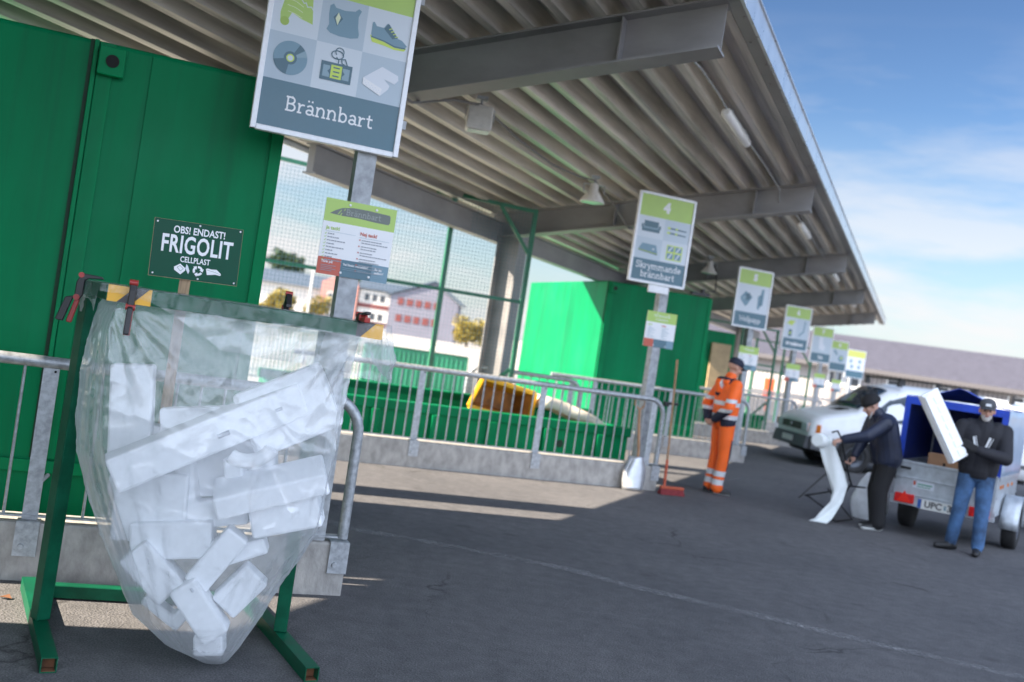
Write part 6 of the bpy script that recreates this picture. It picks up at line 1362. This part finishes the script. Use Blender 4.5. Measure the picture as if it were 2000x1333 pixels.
# leaf on the ground
lf = Gp(9, 1170); mb = MB(); mb.add([(-0.03, 0, .006), (0.0, -0.02, .016), (0.035, 0, .006), (0.01, 0.022, .02)], [(0, 1, 2, 3)]); mat('leaf_brown', (0.16, 0.065, 0.025), 0.8); o = mb.build('fallen_leaf', 'leaf_brown'); o.location = lf; tag(o, 'dry brown leaf on the asphalt at the left edge', 'leaf')
# ================================================================ people
mat('skin', (0.50, 0.27, 0.19), 0.55, var=0.06, scale=12); mat('skin2', (0.55, 0.32, 0.24), 0.55, var=0.06, scale=12)
mat('hivis', (0.95, 0.14, 0.012), 0.65, var=0.06, scale=8, bump=0.9, bscale=9); mat('reflect', (0.62, 0.64, 0.66), 0.35); mat('navy', (0.012, 0.016, 0.035), 0.75, var=0.15, scale=9, bump=0.2, bscale=14); mat('navy2', (0.016, 0.023, 0.050), 0.5, var=0.2, scale=7, bump=0.5, bscale=16); mat('black_cloth', (0.008, 0.008, 0.010), 0.8, var=0.2, scale=10, bump=0.2, bscale=12)
mat('jeans', (0.045, 0.105, 0.22), 0.8, var=0.55, scale=5, detail=6, bump=0.8, bscale=10); mat('charcoal', (0.009, 0.0095, 0.015), 0.75, var=0.15, scale=10, bump=0.35, bscale=12); mat('shoe_dark', (0.012, 0.012, 0.013), 0.5); mat('sole', (0.55, 0.56, 0.55), 0.6); mat('beard', (0.52, 0.50, 0.48), 0.9, var=0.2, scale=40); mat('cap_grey', (0.06, 0.065, 0.075), 0.8); mat('eye_dark', (0.02, 0.018, 0.016), 0.4); mat('lip', (0.36, 0.14, 0.11), 0.5); mat('hair_grey', (0.30, 0.28, 0.26), 0.9)
V = Vector
def sphere_pts(c, r, n=8, sc=(1, 1, 1), M=None):
    out = []
    for i in range(n + 1):
        a = math.pi * i / n
        for j in range(n * 2):
            b = math.pi * j / n; d = V((math.sin(a) * math.cos(b) * sc[0], math.sin(a) * math.sin(b) * sc[1], math.cos(a) * sc[2])) * r
            out.append(c + (M @ d if M is not None else d))
    return out
def body_mesh(prims, paint, mats, voxel=0.009, smooth=5):
    """prims: ('c',label,p0,r0,p1,r1) tapered limb, ('e',label,c,(rx,ry,rz),rot or None) ellipsoid. All are fused into one continuous skin."""
    bm = bmesh.new()
    for p in prims:
        if p[0] == 'c': pts = sphere_pts(V(p[2]), p[3]) + sphere_pts(V(p[4]), p[5])
        else: pts = sphere_pts(V(p[2]), 1.0, 10, p[3], p[4])
        vs = [bm.verts.new(q) for q in pts]; r_ = bmesh.ops.convex_hull(bm, input=vs)
        dead = list({v for v in r_['geom_interior'] + r_['geom_unused'] if isinstance(v, bmesh.types.BMVert)})
        bmesh.ops.delete(bm, geom=dead, context='VERTS')
    me = bpy.data.meshes.new('raw'); bm.to_mesh(me); bm.free()
    o = bpy.data.objects.new('raw', me); COL.objects.link(o)
    md = o.modifiers.new('r', 'REMESH'); md.mode = 'VOXEL'; md.voxel_size = voxel; md.adaptivity = 0
    ms = o.modifiers.new('s', 'SMOOTH'); ms.factor = 0.5; ms.iterations = smooth
    dg = bpy.context.evaluated_depsgraph_get(); out = bpy.data.meshes.new_from_object(o.evaluated_get(dg)); bpy.data.objects.remove(o); bpy.data.meshes.remove(me)
    n = len(out.polygons); C = np.empty(n * 3, dtype=np.float32); out.polygons.foreach_get('center', C); C = C.reshape(-1, 3)
    best = np.full(n, 1e9); lab = np.zeros(n, int); tt = np.zeros(n); names = []
    for k, p in enumerate(prims):
        if p[0] == 'c':
            a = np.array(p[2]); b = np.array(p[4]); ab = b - a; t = np.clip(((C - a) @ ab) / max(1e-9, ab @ ab), 0, 1)
            d = np.linalg.norm(C - (a + t[:, None] * ab), axis=1) - (p[3] + (p[5] - p[3]) * t)
        else:
            q = C - np.array(p[2])
            if p[4] is not None: q = q @ np.array(p[4])
            s = np.array(p[3]); kq = np.linalg.norm(q / s, axis=1); d = (kq - 1) * s.min(); t = np.zeros(n)
        names.append(p[1]); m = d < best; best[m] = d[m]; lab[m] = k; tt[m] = t[m]
    idx = np.zeros(n, int)
    for i in range(n): idx[i] = mats.index(paint(names[lab[i]], C[i], tt[i]))
    out.materials.clear()
    for m in mats: out.materials.append(MAT[m])
    out.polygons.foreach_set('material_index', idx.astype(np.int32)); out.polygons.foreach_set('use_smooth', np.ones(n, bool)); out.update()
    return out
def hand(prims, lab, wrist, dirv, palmn, side, curl=0.5, size=1.0, spread=0.12):
    """wrist, direction of the hand, normal of the palm, side +1 thumb towards +(dir x palmn)"""
    d = V(dirv).normalized(); pn = V(palmn); pn = (pn - d * pn.dot(d)).normalized(); s = d.cross(pn).normalized() * side; w = V(wrist); k = size
    c = w + d * 0.045 * k
    for o_ in (-0.026, -0.009, 0.009, 0.026): prims.append(('c', lab, w + s * o_ * 0.75 * k + d * 0.008, 0.0155 * k, w + s * o_ * k + d * 0.085 * k, 0.0125 * k))
    for i, (o_, L_) in enumerate(((0.030, 0.070), (0.010, 0.079), (-0.010, 0.073), (-0.029, 0.057))):
        p = w + s * o_ * k + d * 0.088 * k; a = 0.0; dd = (d + s * (1.5 - i) * spread * 0.6).normalized()
        for q, fr in enumerate((0.44, 0.32, 0.24)):
            a += curl * (0.75 + 0.15 * q + 0.06 * i); e = p + (dd * math.cos(a) + pn * math.sin(a)) * L_ * fr * k
            prims.append(('c', lab, p, (0.0095 - 0.0009 * q) * k, e, (0.0088 - 0.0009 * q) * k)); p = e
    p = w + s * 0.026 * k + d * 0.022 * k; e = p + (s * 0.7 + d * 0.6 + pn * 0.25).normalized() * 0.042 * k; prims.append(('c', lab, p, 0.0135 * k, e, 0.011 * k))
    e2 = e + (s * 0.25 + d * 0.85 + pn * (0.25 + curl * 0.5)).normalized() * 0.032 * k; prims.append(('c', lab, e, 0.0105 * k, e2, 0.0088 * k))
def head(prims, c, face, up=(0, 0, 1), k=1.0):
    """head centred at c looking along face"""
    f = V(face).normalized(); u = V(up); u = (u - f * u.dot(f)).normalized(); r = f.cross(u); c = V(c); M = Matrix((r, f, u)).transposed()
    def at_(x, y, z): return c + r * x * k + f * y * k + u * z * k
    prims.append(('e', 'head', at_(0, -0.015, 0.03), (0.076 * k, 0.094 * k, 0.088 * k), M)); prims.append(('e', 'head', at_(0, 0.022, -0.035), (0.060 * k, 0.068 * k, 0.080 * k), M))
    prims.append(('e', 'jaw', at_(0, 0.045, -0.085), (0.040 * k, 0.042 * k, 0.030 * k), M)); prims.append(('c', 'nose', at_(0, 0.088, 0.012), 0.009 * k, at_(0, 0.108, -0.026), 0.014 * k))
    prims.append(('c', 'head', at_(-0.035, 0.078, 0.026), 0.012 * k, at_(0.035, 0.078, 0.026), 0.012 * k))
    for s in (-1, 1):
        prims.append(('e', 'eye', at_(s * 0.031, 0.080, 0.005), (0.011 * k, 0.008 * k, 0.007 * k), M)); prims.append(('e', 'ear', at_(s * 0.077, -0.008, -0.008), (0.011 * k, 0.020 * k, 0.032 * k), M)); prims.append(('e', 'head', at_(s * 0.04, 0.058, -0.028), (0.022 * k, 0.024 * k, 0.022 * k), M))
    prims.append(('e', 'lip', at_(0, 0.088, -0.056), (0.022 * k, 0.010 * k, 0.008 * k), M)); return at_, M
def limb(prims, lab, pts, rs):
    for a, b, r0, r1 in zip(pts[:-1], pts[1:], rs[:-1], rs[1:]): prims.append(('c', lab, V(a), r0, V(b), r1))
def shoe(prims, lab, ankle, toe_dir, L_=0.20, up=0.0):
    a = V(ankle); d = V((toe_dir[0], toe_dir[1], 0)).normalized(); s = V((-d.y, d.x, 0))
    h = V((a.x, a.y, a.z - 0.05)); prims.append(('c', lab, h - d * 0.05 + V((0, 0, 0.0)), 0.042, h + d * 0.05 + V((0, 0, -.002)), 0.044)); prims.append(('c', lab, h + d * 0.05 + V((0, 0, 0)), 0.044, h + d * (L_ - 0.04) + V((0, 0, -0.012 + up)), 0.034)); prims.append(('c', lab, a, 0.048, h, 0.046))
def cap(parent, c, face, m, up=(0, 0, 1), k=1.0, logo=False):
    f = V(face).normalized(); u = V(up); u = (u - f * u.dot(f)).normalized(); r = f.cross(u); c = V(c); M = Matrix((r, f, u)).transposed().to_4x4(); M.translation = c
    mb = MB(); mb.lathe([(0.092 * k, 0.035 * k), (0.096 * k, 0.05 * k), (0.092 * k, 0.085 * k), (0.075 * k, 0.115 * k), (0.045 * k, 0.132 * k), (0.01 * k, 0.138 * k)], 20, M @ Matrix.Diagonal((0.92, 1.12, 1, 1)) @ Matrix.Translation((0, -0.008, 0))); cp_ = mb.build('cap', m, parent)
    P = []
    for i in range(6):
        t = i / 5; P.append([M @ V((s * 0.078 * k * (1 - 0.12 * t * t), 0.080 * k + t * 0.085 * k * (1 - (s * s) * 0.45), 0.046 * k - 0.012 * t * k - 0.018 * s * s * k)) for s in (-1, -.6, -.2, .2, .6, 1)])
    mb = MB(); mb.grid(P); q = mb.build('peak', m, cp_); md = q.modifiers.new('s', 'SOLIDIFY'); md.thickness = 0.006
    if logo:
        mb = MB(); mb.add([M @ V(p) for p in ((-0.03, 0.110, 0.058), (0.03, 0.110, 0.058), (0.026, 0.1035, 0.086), (-0.026, 0.1035, 0.086))], [(0, 1, 2, 3)]); mb.build('badge', 'reflect', cp_)
    return cp_

# ---- person in orange: seen from behind and the side, hands clasped behind the back
pr = []
hips = 0.94
for s in (-1, 1):
    limb(pr, 'leg', [(s * .095, 0.0, .95), (s * .105, -.015, .52), (s * .10, 0.02, .13)], [.108, .084, .074]); pr.append(('c', 'leg', V((s * .10, 0.02, .14)), .076, V((s * .10, .02, .09)), .082)); shoe(pr, 'shoe', (s * .105, .02, .095), (s * .35, -1), 0.20)
pr.append(('e', 'leg', V((0, .03, .95)), (.175, .125, .12), None))
for s in (-1, 1): pr += [('c', 'torso', V((s * .085, 0, 1.02)), .125, V((s * .10, 0, 1.36)), .130), ('c', 'torso', V((s * .10, 0, 1.36)), .130, V((s * .12, .01, 1.44)), .085)]
pr.append(('c', 'torso', V((0, .02, 1.0)), .135, V((0, .02, 1.42)), .12)); pr.append(('c', 'torso', V((-.1, 0.01, .955)), .115, V((.1, 0.01, .955)), .115))
pr.append(('c', 'collar', V((0, .015, 1.46)), .085, V((0, -.005, 1.54)), .072)); pr.append(('c', 'neck', V((0, 0, 1.5)), .055, V((0, -.015, 1.6)), .052)); pr.append(('c', 'hood', V((-.09, .09, 1.47)), .06, V((.09, .09, 1.47)), .06)); pr.append(('c', 'hood', V((0, .13, 1.44)), .075, V((0, .15, 1.31)), .04))
el = {-1: V((-.305, .12, 1.14)), 1: V((.305, .12, 1.14))}
wr = {-1: V((-.06, .195, .945)), 1: V((.075, .20, .935))}
for s in (-1, 1):
    limb(pr, 'sleeve', [(s * .19, 0.0, 1.43), el[s], wr[s] + (el[s] - wr[s]).normalized() * .05], [.082, .068, .056]); hand(pr, 'hand', wr[s], (-s * .75, .12, -.5), (-s * 0.2, -.3, 1), s, 0.75)
head(pr, (0, -.045, 1.66), (-0.08, -1, -.30))
def paint_o(l, c, t):
    z = c[2]
    if l in ('head', 'ear', 'nose', 'jaw', 'neck', 'hand'): return 'skin'
    if l == 'eye': return 'eye_dark'
    if l == 'lip': return 'lip'
    if l == 'shoe': return 'sole' if z < .018 else 'shoe_dark'
    if l == 'leg':
        if .125 < z < .20 or .235 < z < .31: return 'reflect'
        if c[1] < -.045 and z < .72: return 'navy'
        return 'hivis'
    if l == 'sleeve':
        if z < 1.075 and c[1] > .1: return 'navy'
        if 1.075 < z < 1.12 and c[1] > .1 or 1.205 < z < 1.255: return 'reflect'
        return 'hivis'
    if l == 'hood': return 'navy' if (z > 1.495 or z < 1.315) else ('reflect' if abs(abs(c[0]) - .07) < .012 else 'hivis')
    if l in ('torso',):
        if z < .985: return 'navy'
        if .985 < z < 1.04 or 1.16 < z < 1.215: return 'reflect'
        if z > 1.44 and abs(c[0]) > .10: return 'navy'
        return 'hivis'
    return 'hivis'
g = Gp(1393, 963)
po = thing('person', (g.x, g.y, 0), R(106), 'person in orange high-visibility clothes and navy cap, hands clasped behind the back', 'person')
me = body_mesh(pr, paint_o, ['skin', 'eye_dark', 'lip', 'shoe_dark', 'sole', 'hivis', 'reflect', 'navy'], 0.0078); link('body', me, po); cap(po, (0, -.045, 1.66), (-0.08, -1, -.30), 'navy')
mb = MB()
for i, (z, h_) in enumerate(((.74, .025), (.62, .03), (.57, .012), (.53, .02), (.47, .012))): mb.b2((.172 - .02 * i * .3, -.035, z), (.196 - .02 * i * .3, .03, z + h_))
# ---- person in black hat: side view, bending over the frame
pr = []
for s, fx in ((-1, .06), (1, -.02)):
    limb(pr, 'leg', [(s * .085, 0.06 + fx * .3, .86), (s * .09, -.01 + fx * .5, .47), (s * .095, .03 + fx, .10)], [.115, .10, .092]); shoe(pr, 'shoe', (s * .095, .02 + fx, .09), (s * .1, -1), 0.20)
pr.append(('e', 'leg', V((0, .07, .88)), (.165, .13, .12), None))
for s in (-1, 1): pr += [('c', 'torso', V((s * .085, .05, .88)), .150, V((s * .10, -.045, 1.22)), .138), ('c', 'torso', V((s * .09, -.05, 1.22)), .125, V((s * .12, -.10, 1.30)), .08)]
pr.append(('c', 'torso', V((0, .075, .86)), .155, V((0, -.02, 1.25)), .145)); pr.append(('c', 'collar', V((0, -.09, 1.31)), .085, V((0, -.14, 1.38)), .075)); pr.append(('c', 'hood', V((-.06, .01, 1.30)), .06, V((.06, .01, 1.30)), .06)); pr.append(('c', 'neck', V((0, -.13, 1.36)), .05, V((0, -.19, 1.43)), .05))
limb(pr, 'sleeve', [(.19, -.10, 1.27), (.235, -.32, 1.10), (.14, -.545, 1.02)], [.085, .07, .055]); hand(pr, 'hand', (.13, -.565, 1.015), (-.1, -.8, -.35), (-.3, -.4, -.9), -1, 0.75)
limb(pr, 'sleeve', [(-.19, -.10, 1.27), (-.25, -.16, 1.0), (-.18, -.26, .84)], [.085, .07, .055]); hand(pr, 'hand', (-.17, -.275, .82), (.1, -.45, -.8), (.4, -.8, .3), -1, 0.6)
head(pr, (0, -.235, 1.455), (0, -1, -.62), k=0.97)
def paint_w(l, c, t):
    if l in ('head', 'ear', 'nose', 'jaw', 'neck', 'hand'): return 'skin2'
    if l == 'eye': return 'eye_dark'
    if l == 'lip': return 'lip'
    if l == 'shoe': return 'sole' if c[2] < .032 else 'shoe_dark'
    if l == 'leg' and c[2] < .86: return 'black_cloth'
    if l == 'leg': return 'navy2'
    if l == 'torso' and c[2] < .74: return 'black_cloth'
    return 'navy2'
g = Gp(1700, 1034)
pw = thing('person', (g.x + .02, g.y + .02, 0), R(-86), 'person in a black knit hat, navy padded jacket and black trousers, bending to the left', 'person')
me = body_mesh(pr, paint_w, ['skin2', 'eye_dark', 'lip', 'shoe_dark', 'sole', 'navy2', 'black_cloth'], 0.0078); link('body', me, pw)
f = V((0, -1, -.62)).normalized(); u = (V((0, 0, 1)) - f * f.z).normalized(); M = Matrix((f.cross(u), f, u)).transposed().to_4x4(); M.translation = V((0, -.235, 1.455))
mb = MB(); mb.lathe([(.088, .022), (.096, .03), (.096, .062), (.090, .066), (.086, .09), (.066, .118), (.035, .132), (.008, .136)], 20, M @ Matrix.Diagonal((1.08, 1.24, 1.10, 1)) @ Matrix.Translation((0, -.014, -.008))); mb.build('knit_hat', 'black_cloth', pw)
mb = MB(); mb.tube([(.045, -.225, 1.39), (.05, -.235, 1.34), (.03, -.24, 1.30)], .006, 6); mb.b2((.15, .06, .84), (.156, .075, 1.0)); mb.build('zip_pull', 'reflect', pw)
o = MB(); o.box((0, 0, 0), (.03, .02, .09)); o.tube([(0, 0, .04), (.02, 0, .07), (0, 0, .09), (-.02, 0, .07)], .004, 6, closed=True); ko = o.build('car_keys', 'black_plastic', None, .004); ko.matrix_world = Matrix.Translation((g.x + .02, g.y + .02, 0)) @ Matrix.Rotation(R(-86), 4, 'Z') @ Matrix.Translation((-.14, -.325, .735)) ; tag(ko, 'dark keys held in the lowered hand of the person in the black hat', 'keys')

# ---- man with a grey cap carrying a foam slab
pr = []
limb(pr, 'leg', [(-.09, 0, .92), (-.13, -.02, .50), (-.155, 0.07, .11)], [.105, .080, .066]); shoe(pr, 'shoe', (-.158, .06, .095), (-.95, -.55), .22, .005)
limb(pr, 'leg', [(.09, 0, .92), (.095, -.05, .49), (.10, -.06, .10)], [.105, .080, .066]); shoe(pr, 'shoe', (.10, -.06, .095), (-.25, -1), .20)
pr.append(('e', 'leg', V((0, .01, .93)), (.170, .115, .11), None))
for s in (-1, 1): pr += [('c', 'torso', V((s * .085, 0, .95)), .125, V((s * .11, 0, 1.32)), .135), ('c', 'torso', V((s * .11, 0, 1.32)), .135, V((s * .14, .01, 1.41)), .085)]
pr.append(('c', 'torso', V((0, -.02, .92)), .135, V((0, 0.0, 1.38)), .12)); pr.append(('c', 'collar', V((0, .01, 1.43)), .085, V((0, .0, 1.50)), .075)); pr.append(('c', 'hood', V((-.08, .09, 1.44)), .055, V((.08, .09, 1.44)), .055)); pr.append(('c', 'neck', V((0, -.005, 1.46)), .056, V((0, -.02, 1.55)), .054))
limb(pr, 'sleeve', [(-.215, 0, 1.39), (-.31, -.06, 1.12), (-.21, -.225, 1.04)], [.088, .074, .058]); hand(pr, 'glove', (-.205, -.25, 1.03), (-.35, -.75, .25), (-.1, -.3, 1), -1, 0.35, 1.12)
limb(pr, 'sleeve', [(.215, 0, 1.39), (.22, -.21, 1.11), (-.085, -.395, 1.16)], [.088, .076, .056]); hand(pr, 'glove', (-.12, -.425, 1.17), (-.9, -.05, .40), (-.1, .95, -.1), 1, 0.22, 1.2)
head(pr, (0, -.025, 1.60), (-.12, -1, -.08))
def paint_m(l, c, t):
    z = c[2]
    if l == 'jaw': return 'beard' if c[1] > -.145 or z < 1.535 else 'skin'
    if l == 'head' and z < 1.548: return 'beard'
    if l in ('head', 'ear', 'nose', 'neck'): return 'skin'
    if l == 'eye': return 'eye_dark'
    if l == 'lip': return 'beard' if z > 1.548 else 'lip'
    if l == 'shoe': return 'shoe_dark'
    if l == 'glove': return 'black_cloth'
    if l == 'leg': return 'jeans' if z < .88 else 'charcoal'
    if l == 'torso' and z < .84: return 'jeans'
    return 'charcoal'
g = Gp(1880, 1080)
pm2 = thing('person', (g.x + .03, g.y, 0), R(-16), 'man with a grey cap, white beard, dark jacket and blue jeans carrying a foam slab', 'person')
me = body_mesh(pr, paint_m, ['skin', 'beard', 'lip', 'eye_dark', 'shoe_dark', 'black_cloth', 'jeans', 'charcoal'], 0.0078); link('body', me, pm2); cap(pm2, (0, -.025, 1.60), (-.12, -1, -.08), 'cap_grey', logo=True)
mb = MB(); mb.bar((-.115, -.137, 1.30), (-.075, -.142, 1.16), .020, .01, (0, 1, 0)); mb.bar((-.095, -.139, 1.31), (-.055, -.144, 1.17), .006, .01, (0, 1, 0)); mb.build('reflective_strip', 'reflect', pm2)
mb = MB(); mb.bar((.055, -.138, 1.31), (.005, -.144, 1.15), .022, .012, (0, 1, 0)); mb.bar((.085, -.136, 1.30), (.035, -.142, 1.16), .006, .01, (0, 1, 0)); mb.build('reflective_strip', 'reflect', pm2)
# slab in his hands: ribbed packing foam, leaning up to the left
a = Wp(1812, 766, g.y - .30); b = Wp(1872, 898, g.y - .34); d = (a - b); L_ = d.length
mb = MB(); mb.b2((-.115, -.035, 0), (.115, .035, L_)); 
mb.b2((-.112, -.066, .02), (-.03, -.0355, L_ - .02))
for k in range(7): mb.b2((.0, -.048, .03 + k * (L_ - .08) / 7), (.105, -.0355, .03 + (k + .80) * (L_ - .08) / 7))
fo = mb.build('foam_slab', 'foam', None, .008); zax = d.normalized(); xax = V((1, .25, 0)); xax = (xax - zax * xax.dot(zax)).normalized(); yax = zax.cross(xax); M = Matrix((xax, yax, zax)).transposed().to_4x4(); M.translation = b; fo.matrix_world = M
tag(fo, 'ribbed white foam slab carried aslant by the man in the grey cap', 'foam packaging')
